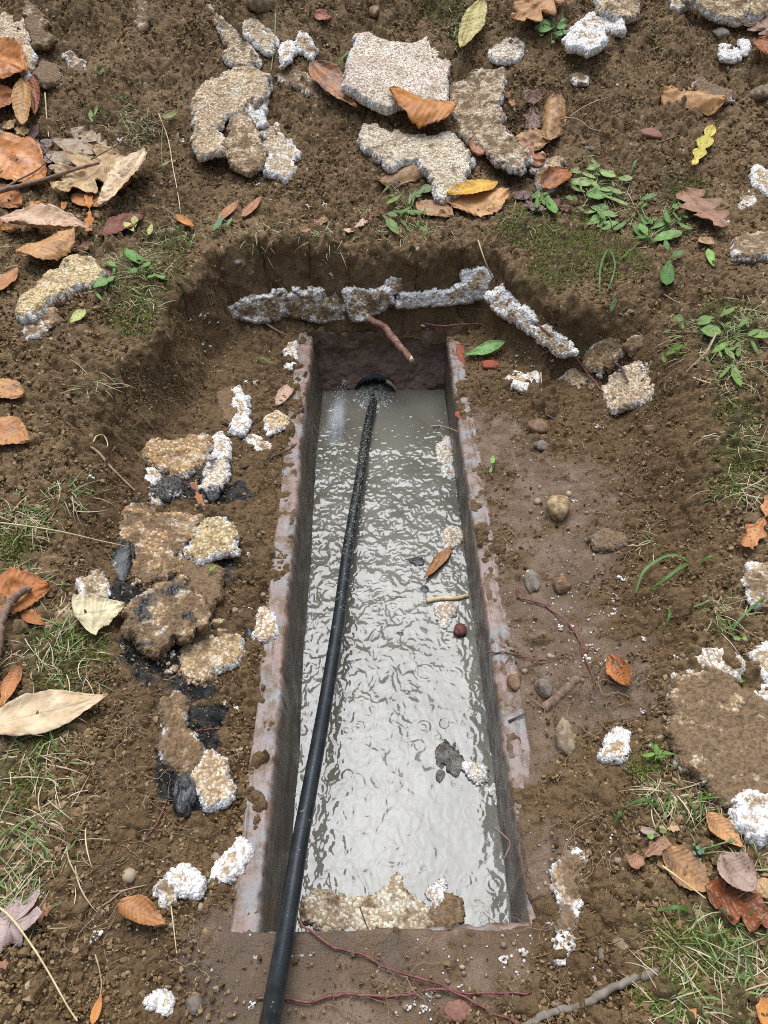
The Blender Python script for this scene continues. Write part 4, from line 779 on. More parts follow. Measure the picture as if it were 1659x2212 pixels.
for args, kw in [
 (('big copper ribbed leaf at the left edge, topmost of the leaf drift', 'A', (-150, 330), (175, 500), 290), dict(curl=.5, lift=.03, gloss=.2)),
 (('dark copper folded leaf under the topmost copper leaf', 'A', (-150, 680), (140, 610), 150), dict(tone=(.42, .14, .035), curl=.8, lift=.02)),
 (('dark brown folded leaf tip right of the copper leaves', 'A', (180, 470), (235, 740), 110, 'pointed'), dict(tone=(.27, .085, .03), curl=.7, lift=.02)),
 (('narrow amber leaf strip hanging below the copper leaves', 'A', (165, 520), (175, 810), 110, 'beech', (.46, .25, .08)), dict(curl=.9, lift=.03)),
 (('big wet orange leaf spotted with dirt below the copper leaves', 'A', (-90, 830), (290, 1140), 330, 'beech', (.55, .22, .06)), dict(curl=.3, toneb=(.42, .17, .06), gloss=.3, lift=.014)),
 (('dusty greyish tan leaf behind the lobed tan leaf', 'A', (540, 780), (330, 1060), 230, 'oak', (.40, .30, .20)), dict(curl=.2, gloss=0.)),
 (('lobed tan oak leaf lying across the twig in the leaf drift', 'A', (740, 950), (350, 1190), 330, 'oak', (.56, .39, .20)), dict(curl=.15, lift=.02, gloss=0.)),
 (('long cream curled leaf speckled black at the right of the drift', 'A', (890, 960), (630, 1340), 200, 'pointed', (.64, .48, .29)), dict(curl=.7, lift=.035, roll=-.3, spots=.9)),
 (('dark red underside of a folded leaf below the long cream leaf', 'A', (840, 1290), (590, 1450), 140, 'pointed', (.20, .07, .04)), dict(curl=.5, lift=.01)),
 (('rust leaf fold tucked behind the long cream leaf', 'A', (780, 1080), (600, 1210), 110, 'pointed', (.44, .18, .05)), dict(curl=.5, lift=.015)),
 (('upright orange leaf strip below the lobed tan leaf', 'A', (535, 1180), (545, 1430), 70, 'scrap', ORA), dict(curl=.4)),
 (('short orange leaf strip left of the upright strip', 'A', (215, 1230), (225, 1390), 80, 'scrap', ORA), dict(curl=.4)),
 (('small buried orange leaf bit between two orange strips', 'A', (390, 1230), (370, 1350), 50, 'scrap', ORA), dict(curl=.3)),
 (('slim orange leaf bit by the short orange strip', 'A', (255, 1240), (310, 1310), 40, 'scrap', (.4, .15, .05)), dict(curl=.3)),
 (('long pale pinkish curled leaf lying along the bottom of the drift', 'A', (30, 1385), (600, 1450), 150, 'pointed', (.62, .42, .27)), dict(curl=1.1, lift=.03)),
 (('orange serrated folded leaf just above the log shaped foam block', 'E', (140, 200), (475, 70), 150, 'beech', (.52, .28, .11)), dict(curl=-.9, lift=.045)),
 (('brown orange leaf at the left edge beside the log shaped foam block', 'E', (-30, 340), (130, 195), 110, 'pointed', (.44, .20, .08)), dict(curl=.5)),
 (('dull purple brown crumpled leaf beside the big wet orange leaf', 'A', (190, 790), (260, 950), 120, 'scrap', (.14, .08, .07)), dict(curl=.6)),
 (('little grey brown leaf scrap above the twig', 'A', (290, 850), (300, 1000), 90, 'scrap', (.24, .17, .14)), dict(curl=.5)),
 (('glossy orange leaf corner at the very left edge, under the big wet orange leaf', 'A', (-120, 1130), (130, 1260), 200, 'beech', (.42, .17, .05)), dict(curl=.4, lift=.008)),
 (('small copper leaf peeping from under the lobed tan oak leaf', 'A', (430, 1180), (620, 1250), 110, 'beech', (.48, .20, .06)), dict(curl=.4, lift=.01)),
 (('ochre leaf scrap between the amber strip and the big wet orange leaf', 'A', (60, 770), (190, 830), 90, 'scrap', (.52, .34, .14)), dict(curl=.4, lift=.02)),
 (('pale buff leaf half hidden behind the lobed tan oak leaf', 'A', (640, 900), (480, 820), 130, 'oak', (.48, .36, .22)), dict(curl=.3, lift=.012, gloss=0.)),
 (('crisp orange leaf scrap at the left end of the long pale pinkish leaf', 'A', (-40, 1330), (110, 1420), 110, 'scrap', (.50, .21, .06)), dict(curl=.5, lift=.01)),
 (('brown grey leaf scrap between the drift and the log shaped block', 'A', (420, 1500), (560, 1480), 90, 'scrap', (.30, .16, .09)), dict(curl=.5, lift=.01)),
 (('thin pale leaf rim behind the amber strip', 'A', (10, 800), (120, 730), 40, 'pointed', TNL), dict(curl=.8)),
 (('big brown folded leaf between the left slabs and the pale slab', 'B', (418, 420), (690, 715), 170, 'pointed', (.38, .17, .06)), dict(curl=.5, lift=.03, toneb=(.17, .09, .06), spots=.9)),
 (('copper beech leaf arched over the gap below the largest pale slab', 'B', (1265, 745), (872, 670), 165, 'beech', (.50, .20, .04)), dict(curl=-.7, lift=.055, spots=.15, roll=-.25, crinkle=.6, conform=False)),
 (('small red brown leaf tip near the top edge', 'B', (440, 95), (548, 135), 70, 'pointed', (.34, .12, .06)), dict(curl=.3)),
 (('yellow green mottled leaf standing near the top edge', 'B', (1435, 45), (1300, 355), 130, 'beech', (.50, .43, .14)), dict(curl=.4, lift=.03, spots=.9)),
 (('brown rolled leaf tube below the boomerang slab', 'B', (1090, 1010), (790, 1125), 110, 'pointed', (.34, .19, .08)), dict(curl=-2.3, lift=.0, toneb=(.15, .08, .04), spots=.9)),
 (('bright yellow leaf on the lip of the pit', 'B', (1515, 1145), (1215, 1230), 110, 'beech', (.64, .38, .05)), dict(curl=.5, lift=.028, spots=.8)),
 (('orange tan serrated leaf under the bright yellow leaf', 'B', (1215, 1245), (1590, 1190), 190, 'beech', (.56, .31, .12)), dict(curl=-.3, lift=.016, spots=.6)),
 (('flat tan leaf left of the bright yellow leaf', 'B', (1050, 1220), (1260, 1320), 130, 'beech', (.38, .22, .10)), dict(curl=.2)),
 (('brown leaf scrap at the back lip of the pit, left of centre', 'B', (365, 1395), (515, 1325), 70, 'scrap', (.32, .17, .08)), dict(curl=.4)),
 (('pale striped leaf scrap at the back lip of the pit', 'B', (635, 1405), (745, 1340), 70, 'scrap', (.56, .38, .26)), dict(curl=.4)),
 (('dark red leaf scrap at the back lip of the pit', 'B', (745, 1325), (835, 1285), 65, 'scrap', (.22, .07, .05)), dict(curl=.3)),
 (('slanting orange leaf edge at the back left lip', 'A', (1300, 1335), (1425, 1215), 60, 'pointed', (.42, .19, .08)), dict(curl=.5)),
 (('orange leaf edge right of the slanting orange edge', 'A', (1440, 1315), (1560, 1190), 60, 'pointed', (.44, .20, .10)), dict(curl=.5)),
 (('orange leaf sliver at the back left lip beside the moss', 'A', (1045, 1300), (1165, 1385), 55, 'pointed', ORA), dict(curl=.5)),
 (('red brown pointed oak leaf under the long dirty slab', ('B', 'C'), (1350, 870), (330, 1010), 210, 'redoak', (.34, .125, .045)), dict(curl=.2, lift=.02, gloss=.2, spots=.3)),
 (('curled rust leaf under the tan foam tip', 'C', (330, 1160), (475, 1050), 140, 'beech', (.36, .13, .035)), dict(curl=1., lift=.02)),
 (('tan jagged oak leaf at the top edge right of centre', 'C', (440, -30), (155, 190), 240, 'redoak', (.48, .26, .11)), dict(curl=.25, lift=.03, spots=.2, gloss=0.)),
 (('upright tan tube leaf beside the crumpled purple brown leaf', 'C', (405, 590), (360, 890), 150, 'beech', (.42, .24, .10)), dict(curl=-1.5, lift=.0, spots=.8)),
 (('crumpled purple brown leaf left of the upright tan tube leaf', 'C', (270, 570), (270, 810), 150, 'scrap', (.22, .13, .09)), dict(curl=.9, lift=.02)),
 (('orange tan leaf lying flat under the upright tube leaf', 'C', (160, 860), (370, 890), 130, 'beech', (.48, .28, .12)), dict(curl=.2, lift=.022)),
 (('small brown leaf edge left of the crumpled purple brown leaf', 'C', (105, 570), (150, 650), 50, 'scrap', (.36, .15, .06)), dict(curl=.4)),
 (('rolled tan ribbed leaf like a cigar on the bare heap', 'C', (1010, 575), (1390, 640), 110, 'beech', (.52, .28, .11)), dict(curl=-2.2, lift=.0, spots=.6)),
 (('brown veined oak leaf right of the green weeds', 'C', (1150, 1170), (1390, 1420), 230, 'oak', (.34, .19, .12)), dict(curl=.4, lift=.018, gloss=0.)),
 (('tan leaf curl below the brown veined oak leaf', 'C', (1250, 1440), (1340, 1490), 70, 'pointed', TNL), dict(curl=.6)),
 (('dull brown leaf at the right edge under the top right slab', 'C', (1680, 230), (1520, 130), 160, 'redoak', (.36, .23, .16)), dict(curl=.3, lift=.02)),
 (('dark rust folded leaf at the right edge near the top', 'C', (1565, 280), (1690, 400), 120, 'pointed', (.32, .11, .03)), dict(curl=.9, lift=.03)),
 (('purple leaf buried in the moss below the rust leaf', 'C', (180, 1170), (300, 1290), 130, 'scrap', (.17, .095, .085)), dict(curl=.4)),
 (('dark red leaf scrap beside the green weed in the moss', 'C', (380, 1240), (470, 1270), 80, 'scrap', (.16, .05, .04)), dict(curl=.4)),
 (('orange spotted leaf at the left edge above the big orange one', 'E', (-60, 880), (150, 960), 150, 'beech', (.52, .27, .11)), dict(curl=.3, spots=.9)),
 (('torn orange leaf at the left edge with a pointed tip', 'E', (-80, 1120), (200, 1235), 240, 'pointed', (.50, .24, .09)), dict(curl=.4, spots=.7)),
 (('pale brown curled leaf hung on the far left rim', 'F', (310, 870), (215, 1015), 80, 'beech', (.48, .32, .22)), dict(curl=.6, lift=.01)),
 (('rust orange wet leaf at the left edge beneath the thick stick', 'H', (-110, 720), (305, 665), 260, 'beech', (.44, .16, .04)), dict(curl=.3, lift=.012, spots=.5)),
 (('rust leaf point below the rust orange wet leaf', 'H', (140, 800), (280, 890), 90, 'pointed', (.40, .15, .04)), dict(curl=.3)),
 (('pale yellow heart shaped leaf on the left pit slope', 'H', (468, 855), (735, 790), 260, 'heart', (.64, .57, .36)), dict(curl=.25, lift=.02, stem=170, spots=.25, gloss=0.)),
 (('large cream pointed leaf at the left edge with an orange fold', 'H', (-80, 1500), (680, 1330), 250, 'pointed', (.66, .52, .33)), dict(curl=.35, lift=.02, spots=.15, gloss=0.)),
 (('narrow orange leaf above the large cream leaf', 'H', (125, 1120), (10, 1390), 90, 'pointed', (.46, .19, .06)), dict(curl=.5)),
 (('curled orange leaf alone on the near left pit floor', 'K', (690, 980), (975, 1125), 140, 'pointed', (.44, .21, .08)), dict(curl=1.1, lift=.022, spots=.4)),
 (('orange leaf point at the bottom edge left of the hose', 'K', (540, 1690), (600, 1500), 55, 'pointed', ORA), dict(curl=.4)),
 (('reddish leaf bit at the left edge below the pink maple leaf', 'K', (-20, 1300), (70, 1340), 80, 'scrap', (.36, .18, .11)), dict(curl=.2)),
 (('brown lobed leaf under the pink maple leaf', 'K', (150, 1030), (320, 1010), 170, 'oak', (.38, .20, .11)), dict(curl=.2)),
 (('crinkled brown leaf curl at the lower right slope', 'M', (825, 750), (1045, 610), 110, 'scrap', (.34, .18, .10)), dict(curl=.9, lift=.015)),
 (('tan orange lobed leaf right of the crinkled brown curl', 'M', (1010, 650), (1290, 900), 200, 'beech', (.46, .24, .09)), dict(curl=.4, lift=.012, toneb=(.2, .1, .05))),
 (('big glossy dark rust oak leaf at lower right', 'M', (1260, 870), (1660, 1090), 260, 'redoak', (.24, .075, .025)), dict(curl=.3, lift=.014, gloss=.3, spots=.3)),
 (('pinkish grey curled leaf on the dark rust oak leaf', 'M', (1330, 710), (1530, 930), 200, 'beech', (.40, .29, .23)), dict(curl=.7, lift=.03, gloss=0.)),
 (('slim orange tan leaf among the lower right grass', 'M', (1275, 430), (1500, 645), 130, 'pointed', (.56, .31, .12)), dict(curl=.4)),
 (('tan leaf at the right edge beside the pinkish grey leaf', 'M', (1530, 890), (1720, 860), 110, 'beech', (.50, .31, .14)), dict(curl=.3)),
 (('orange leaf in the bottom right corner', 'M', (1700, 1560), (1590, 1680), 160, 'beech', ORA), dict(curl=.3)),
 (('small orange leaf tip among the dry grass at the bottom right', 'M', (1170, 1660), (1215, 1570), 50, 'pointed', ORA), dict(curl=.4)),
 (('small tan leaf bit above the crinkled brown curl', 'M', (1000, 530), (1110, 520), 60, 'scrap', TNL), dict(curl=.4)),
 (('pale curled leaf strip by the clover at lower right', 'M', (885, 535), (1010, 570), 40, 'pointed', (.46, .34, .27)), dict(curl=1.2)),
 (('torn orange leaf at the right edge', 'J', (1700, 140), (1500, 435), 170, 'scrap', (.54, .25, .10)), dict(curl=.3, spots=.7)),
 (('rust orange leaf scrap half sunk in the right pit mud', 'J', (730, 1070), (850, 1260), 130, 'beech', (.42, .15, .035)), dict(curl=.4, spots=.7, gloss=.3)),
 (('brown leaf floating by the right trough wall', 'I', (1250, 405), (1085, 610), 70, 'pointed', (.34, .17, .07)), dict(z=WZ, curl=.5, lift=.006, gloss=.3)),
 (('orange scrap between the sludge clod and the big rusty slab', 'H', (1150, 80), (1200, 210), 60, 'scrap', (.40, .16, .05)), dict(curl=.3, lift=.03)),
]: Lf(*args, **kw)
def maple(label, r, c, rad, rot, tone):
    u, v = q(r, [c])[0]; p = px(u, v)[0]; n = nrm(p[0], p[1]); Rm = rad / 2.37 * .8641 / FPX * depth(p)
    e1 = RIGHT - n * (RIGHT @ n); e1 /= np.linalg.norm(e1); e2 = np.cross(n, e1); na, nr = 140, 16
    a = np.linspace(0, 2 * math.pi, na); k = np.abs(((a - math.pi / 2) / (2 * math.pi / 5.6) + .5) % 1 - .5) * 2
    r_ = (1 - .42 * k ** 1.1) * (1 + .06 * ((a * 9) % 1 - .5)) * (1 - .45 * np.exp(-((a - 1.5 * math.pi) / .35) ** 2)) * (1 + .12 * np.sin(a * 2 + 1))
    f = np.linspace(.02, 1, nr)[:, None]; x = f * r_ * np.cos(a + rot) * Rm; y = f * r_ * np.sin(a + rot) * Rm
    z = .012 + .02 * (fbm(x * 18, y * 18, 3, 3) - .3) + .012 * f ** 2 * np.cos(a * 2)
    W = x[..., None] * e1 + y[..., None] * e2 + z[..., None] * n
    V, F = thicken(W.reshape(-1, 3), gridf(na, nr), .0004)
    ls = np.tile(((k - 0) * f).ravel(), 2)
    o = link('fallen_leaf', mesh('fallen_leaf', V, F, attrs=dict(lt=np.tile((f + 0 * k).ravel(), 2), ls=ls)), MAT['leaf'], loc=p)
    o['tone'] = list(tone); o['toneb'] = [c * .8 for c in tone]; o['spots'] = .3; o['gloss'] = 0.; tag(o, label, 'leaf', GL)
maple('pale pink maple leaf at the left edge near the bottom', 'K', (80, 1090), 215, .35, (.58, .42, .37))

# ------------------------------------------------------------------ roots, twigs and straws
def rootpts(r, pts, zs=None, lift=.003):
    P = []
    for i, p in enumerate(pts):
        rr, xy = (r, p) if not isinstance(p[0], str) else (p[0], p[1:])
        u, v = q(rr, [xy])[0]
        if zs is None: a = px(u, v)[0]; a = a + np.array([0, 0, lift])
        else: a = pz(u, v, zs[i])[0]
        P.append(a)
    return np.array(P)
def root(name, label, cat, r, pts, wpx, mat, zs=None, lift=.004, taper=(1., .6), group=None, branches=(), n=90, wig=.0):
    P = rootpts(r, pts, zs, lift); c = catmull(P, n); d = depth(c[n // 2]); rad = wpx / 2.37 * .8641 / FPX * d / 2
    c = c + wig * (np.stack([fbm(np.arange(n) * .23, np.arange(n) * 0 + k, 7 + int(wpx), 3) for k in range(3)], -1) - .5)
    if zs is None and lift < .02: c[:, 2] = np.maximum(c[:, 2], hmac(c[:, 0], c[:, 1]) + lift * .5)
    V, F, Ft = tube_geo(c, rad * np.linspace(*taper, n), 10 if wpx > 20 else 7, .16, int(wpx)); org = c[0]
    o = tag(link(name, mesh(name, V - org, F, Ft), MAT[mat], loc=org), label, cat, group)
    for bp, bw in branches:
        B = rootpts(r, bp, None, lift); c2 = catmull(B, 40); V, F, Ft = tube_geo(c2, bw / 2.37 * .8641 / FPX * d / 2 * np.linspace(1, .5, 40), 6, .1)
        link('side_root' if cat == 'root' else 'side_shoot', mesh('side_root', V - org, F, Ft), MAT[mat], parent=o)
    return o, c, rad
RG = 'roots lying in the pit'
o, c, rad = root('root', 'thick cut reddish root reaching out over the far trough end', 'root', 'F', [(640, 320), (690, 380), (740, 440), (800, 490), (860, 525), (905, 580), (940, 630), (985, 675), (1010, 705)], 50, 'thickroot', zs=[.07, .066, .06, .055, .05, .045, .04, .035, .032], taper=(.95, .8), group=RG, wig=.006)
V, F, Ft = tube_geo(np.array([c[-1] - (c[-1] - c[-8]) * .1, c[-1] + (c[-1] - c[-8]) * .9]), [rad * .82, rad * .6], 10, .2, 5); link('cut_end', mesh('cut_end', V - np.array(o.location), F, Ft), MAT['cutwood'], parent=o)
for a in [
 ('root', 'thin red root strung level across the far trough end', 'root', 'F', [(300, 425), (340, 440), (450, 462), (600, 490), (770, 503), (900, 485), (1050, 492), (1200, 510), (1350, 498), (1500, 502), (1659, 498), (1810, 490)], 14, 'redroot', dict(zs=[.04, .036] + [.032] * 8 + [.032, .034], taper=(.9, .8), wig=.003)),
 ('root', 'dark red root running down over the tan slab in the right of the pit', 'root', 'G', [(190, 480), (260, 550), (360, 640), (470, 730), (560, 840), (620, 920), (665, 975)], 16, 'redroot', dict(lift=.03, branches=[([(430, 690), (360, 725), (295, 748)], 13)], wig=.004)),
 ('root', 'grey root bridging the dark gap at the far left corner', 'root', 'F', [(130, 500), (200, 550), (245, 575), (290, 595)], 16, 'bark', dict(lift=.012)),
 ('root', 'long red brown root slanting right from the near trough lip', 'root', 'L', [(335, 1040), (370, 1085), (420, 1115), (520, 1185), (580, 1222), (700, 1248), (800, 1295), (870, 1340), (1040, 1395), (1200, 1445), (1330, 1515), (1480, 1595), (1620, 1665)], 20, 'redroot', dict(lift=.007, wig=.004, taper=(.8, .7))),
 ('root', 'long red root lying crosswise along the bottom of the pit', 'root', 'L', [(90, 1515), (270, 1512), (400, 1535), (520, 1502), (650, 1490), (800, 1497), (1000, 1490), (1140, 1465), (1250, 1472), (1400, 1490), (1659, 1487), (1725, 1490)], 20, 'redroot', dict(lift=.006, wig=.004, taper=(.9, .7))),
 ('root', 'wiry dark red root on the muddy right pit floor', 'root', 'J', [(168, 650), (190, 710), (320, 750), (370, 785), (395, 805), (470, 870), (530, 950), (560, 1040), (600, 1130), (640, 1270)], 13, 'redroot', dict(lift=.006, branches=[([(560, 1040), (610, 1000), (640, 1030)], 8)], wig=.004)),
 ('root', 'thin forked red root by the right trough rim', 'root', 'J', [(-20, 1030), (120, 1035), (220, 1060), (300, 1080), (400, 1065), (500, 1045)], 11, 'redroot', dict(lift=.005, branches=[([(130, 1050), (90, 1110), (30, 1160)], 7), ([(300, 1080), (240, 1115), (175, 1128)], 10)], wig=.003)),
 ('root', 'faint red root left of the trough beside the black sludge', 'root', 'H', [(1100, 1512), (1200, 1490), (1300, 1480), (1430, 1478), (1565, 1478)], 12, 'redroot', dict(lift=.004, wig=.003)),
 ('root', 'muddy brown root lying along the left rim', 'root', 'F', [(0, 1365), (100, 1325), (200, 1290), (290, 1250), (335, 1215)], 13, 'darkroot', dict(lift=.004, branches=[([(200, 1290), (160, 1320), (90, 1345)], 8)])),
 ('root', 'thick mud coated root stub on the right pit floor', 'root', 'J', [(330, 1360), (440, 1265), (560, 1150)], 62, 'bark', dict(lift=.0, taper=(1, .8))),
 ('twig', 'brown forked twig across the tan leaf drift', 'twig', 'A', [(-20, 1250), (40, 1215), (180, 1180), (350, 1130), (480, 1085), (610, 1050)], 30, 'bark', dict(lift=.035, branches=[([(60, 1200), (140, 1150), (250, 1090), (330, 1010)], 14)], taper=(1, .6))),
 ('twig', 'thin twig crossing the lobed tan leaf', 'twig', 'A', [(560, 1030), (650, 980), (740, 930)], 9, 'bark', dict(lift=.035)),
 ('stick', 'stout brown stick leaning over the rust orange leaf', 'stick', 'H', [(-10, 1220), (25, 1080), (60, 890), (115, 790), (215, 705)], 58, 'bark', dict(lift=.03, taper=(.9, .75), wig=.006)),
 ('stick', 'grey brown stick lying in the dirt at the bottom right', 'stick', 'M', [(150, 1710), (300, 1630), (420, 1592), (600, 1520), (760, 1440), (920, 1380), (1012, 1350)], 52, 'greystick', dict(lift=.006, taper=(.8, 1.), wig=.005)),
 ('stick', 'short dark stick at the left end of the grass', 'twig', 'H', [(330, 1330), (480, 1240), (560, 1150), (640, 1090)], 18, 'darkroot', dict(lift=.006)),
 ('stick', 'pale wet stick floating by the right trough wall', 'stick', 'I', [(1105, 715), (1200, 700), (1280, 700), (1350, 685)], 32, 'straw', dict(zs=[WZ + .002] * 4, taper=(.8, .8))),
 ('straw', 'tiny pale straw floating left of the wet stick', 'straw', 'I', [(890, 688), (985, 684)], 8, 'straw', dict(zs=[WZ + .003] * 2)),
 ('twig', 'dark little twig lying on the cream slab', 'twig', 'G', [(720, 830), (765, 870), (780, 905), (800, 950)], 17, 'darkroot', dict(lift=.045, branches=[([(770, 880), (750, 885), (725, 885)], 10)])),
 ('twig', 'short black twig on the mud at the right rim', 'twig', 'J', [(120, 1440), (215, 1395)], 14, 'darkroot', dict(lift=.005)),
 ('twig', 'black twig bit on the right pit slope', 'twig', 'G', [(340, 1045), (400, 1080), (470, 1120)], 14, 'darkroot', dict(lift=.005)),
 ('straw', 'long yellow straw from the left edge to the rusty slab', 'straw', 'H', [(-10, 327), (200, 352), (400, 385), (600, 430), (790, 470)], 11, 'straw', dict(lift=.03)),
 ('straw', 'long yellow grass stalk slanting down at the bottom left', 'straw', 'K', [(-10, 975), (100, 1065), (230, 1240), (330, 1400), (430, 1580), (490, 1670)], 15, 'straw', dict(lift=.02)),
 ('straw', 'thin straight straw right of the curled orange leaf', 'straw', 'K', [(1020, 975), (1035, 1100), (1052, 1250)], 9, 'straw', dict(lift=.006)),
 ('straw', 'thin straw above the bottom edge orange leaf', 'straw', 'K', [(575, 1260), (600, 1350), (612, 1440), (600, 1520)], 10, 'dryroot', dict(lift=.008)),
 ('straw', 'stiff pale straw slanting over the lower right slope', 'straw', 'M', [(1000, 770), (1120, 860), (1250, 960)], 14, 'straw', dict(lift=.025)),
 ('straw', 'dry curved straw in the dead grass of the left bank', 'straw', 'E', [(470, 1225), (580, 1280), (660, 1370), (740, 1450), (810, 1515)], 16, 'dryroot', dict(lift=.012, taper=(1.3, .5))),
 ('straw', 'looped dry straw hanging from the left bank', 'straw', 'E', [(570, 1250), (590, 1215), (630, 1210), (655, 1260), (640, 1290)], 10, 'straw', dict(lift=.02)),
 ('straw', 'fine tall grass stalk hanging over the right foam layer', 'straw', 'F', [(1410, 0), (1450, 120), (1510, 260), (1550, 360), (1540, 500)], 9, 'straw', dict(zs=[.21, .18, .12, .08, .05])),
 ('straw', 'fine straw left of the black top soil, beside the long curled leaf', 'straw', 'A', [(945, 700), (1000, 850), (1030, 1020), (1060, 1180), (1075, 1290)], 8, 'straw', dict(lift=.012)),
 ('straw', 'tall thin green brown stalk by the narrow foam piece', 'straw', 'A', [(1638, 130), (1630, 300), (1610, 470)], 11, 'stem', dict(lift=.02)),
 ('straw', 'pale stalk right of the dark brown leaf tip', 'straw', 'A', [(275, 580), (285, 720), (297, 840)], 10, 'straw', dict(lift=.012)),
 ('straw', 'thin pale root thread over the heap right of the tube leaf', 'straw', 'C', [(480, 720), (560, 665), (660, 620), (755, 600)], 9, 'dryroot', dict(lift=.012)),
 ('straw', 'arched pale stalk below the root thread on the heap', 'straw', 'C', [(220, 805), (350, 770), (470, 748), (540, 765), (600, 810), (690, 832)], 9, 'dryroot', dict(lift=.02)),
 ('straw', 'dry stem crossing the right bank weeds', 'straw', 'G', [(1330, 620), (1290, 700), (1260, 740), (1150, 850)], 13, 'dryroot', dict(lift=.025)),
 ('straw', 'short pale straw below the right bank weeds', 'straw', 'G', [(1205, 840), (1280, 868), (1362, 888)], 10, 'straw', dict(lift=.01)),
 ('straw', 'pale dry root over the right pit wall', 'straw', 'G', [(1035, 348), (1130, 400), (1225, 395)], 8, 'dryroot', dict(lift=.01)),
 ('straw', 'upright straw bit beside the small white lump', 'straw', 'G', [(310, 795), (315, 915)], 9, 'straw', dict(lift=.008)),
 ('root', 'thin brown root on the near left pit floor', 'root', 'K', [(420, 290), (480, 325), (600, 320), (690, 365), (760, 385), (820, 440)], 11, 'dryroot', dict(lift=.004, branches=[([(690, 365), (730, 430), (775, 510)], 8), ([(480, 325), (550, 300), (600, 255)], 8)], wig=.003)),
 ('root', 'reddish brown root below the black sludge lump', 'root', 'K', [(990, 340), (930, 480), (860, 570), (820, 650)], 13, 'redroot', dict(lift=.003, branches=[([(870, 570), (920, 555), (970, 530)], 8)])),
 ('twig', 'pale split twig left of the curled orange leaf', 'twig', 'K', [(580, 990), (660, 940), (740, 880), (880, 845)], 11, 'dryroot', dict(lift=.006, branches=[([(655, 892), (720, 880), (745, 872)], 8)])),
 ('twig', 'short brown wood chip on the left pit slope', 'twig', 'K', [(410, 430), (540, 420)], 28, 'dryroot', dict(lift=.004)),
 ('root', 'fine root hair by the floating sludge bit', 'root', 'F', [(1125, 1105), (1180, 1100), (1240, 1115), (1290, 1135)], 9, 'dryroot', dict(zs=[-.04, -.03, -.015, .004])),
 ('twig', 'forked dark twig overhanging the near right wall', 'twig', 'M', [(30, 490), (90, 540), (130, 590), (95, 680)], 15, 'bark', dict(zs=[.012, .01, .008, .006], )),
 ('twig', 'twig poking out of the wet foam raft', 'twig', 'L', [(710, 965), (740, 1050), (780, 1145)], 9, 'darkroot', dict(zs=[WZ + .03, WZ + .025, WZ + .02])),
 ('root', 'brown root tip at the top edge of the black topsoil', 'root', 'C', [(1120, 60), (1170, 150), (1200, 240)], 9, 'bark', dict(lift=.01)),
 ('root', 'red brown stick bit beside the reddish stone', 'twig', 'C', [(1000, 865), (1060, 845), (1125, 822)], 10, 'bark', dict(lift=.008)),
]:
    kw = a[7]; root(*a[:7], **kw)

# ------------------------------------------------------------------ plants
GRN, LGRN, DGRN = (.14, .21, .05), (.25, .33, .09), (.07, .12, .035)
def weed(label, r, c, leaves, tone=GRN, group='green weeds rooted in the pit lip', lift=.012, name='weed', cat='weed'):
    u, v = q(r, [c])[0]; p = px(u, v)[0]; e = tag(empty(name, p), label, cat, group)
    ex = []
    if len(leaves) > 3:
        for (a, b, w_) in leaves:
            for _ in range(2):
                ox, oy = random.gauss(0, 45), random.gauss(0, 35); an = random.gauss(0, .8); dx, dy = b[0] - a[0], b[1] - a[1]; k_ = random.uniform(.4, .85)
                a2 = (a[0] + ox, a[1] + oy); ex.append((a2, (a2[0] + k_ * (dx * math.cos(an) - dy * math.sin(an)), a2[1] + k_ * (dx * math.sin(an) + dy * math.cos(an))), w_ * random.uniform(.35, .7)))
    for k, (a, b, w_) in enumerate(list(leaves) + ex):
        A, B = q(r, [a, b]); f = random.uniform(.8, 1.25)
        f *= .85; leaf('leaf', None, A, B, w_ / 2.37 * .8641 * .82, random.choice(['plantain', 'plantain', 'pointed']), tuple(t * f for t in tone), tuple(t * f * 1.5 for t in tone), spots=.7, gloss=.15, curl=random.uniform(.2, .6), bend=random.uniform(.1, .6), lift=lift + random.uniform(0, .012), parent=e, crinkle=.8, seed=k * 7 + int(u))
        pa = px(*A)[0]; pa[2] += lift
        if np.linalg.norm(pa - p) > .008:
            mid = (pa + p) / 2 + np.array([0, 0, .008]); V, F, Ft = tube_geo(catmull([p, mid, pa], 10), .0011, 5); link('stem', mesh('stem', V - p, F, Ft), MAT['stem'], parent=e)
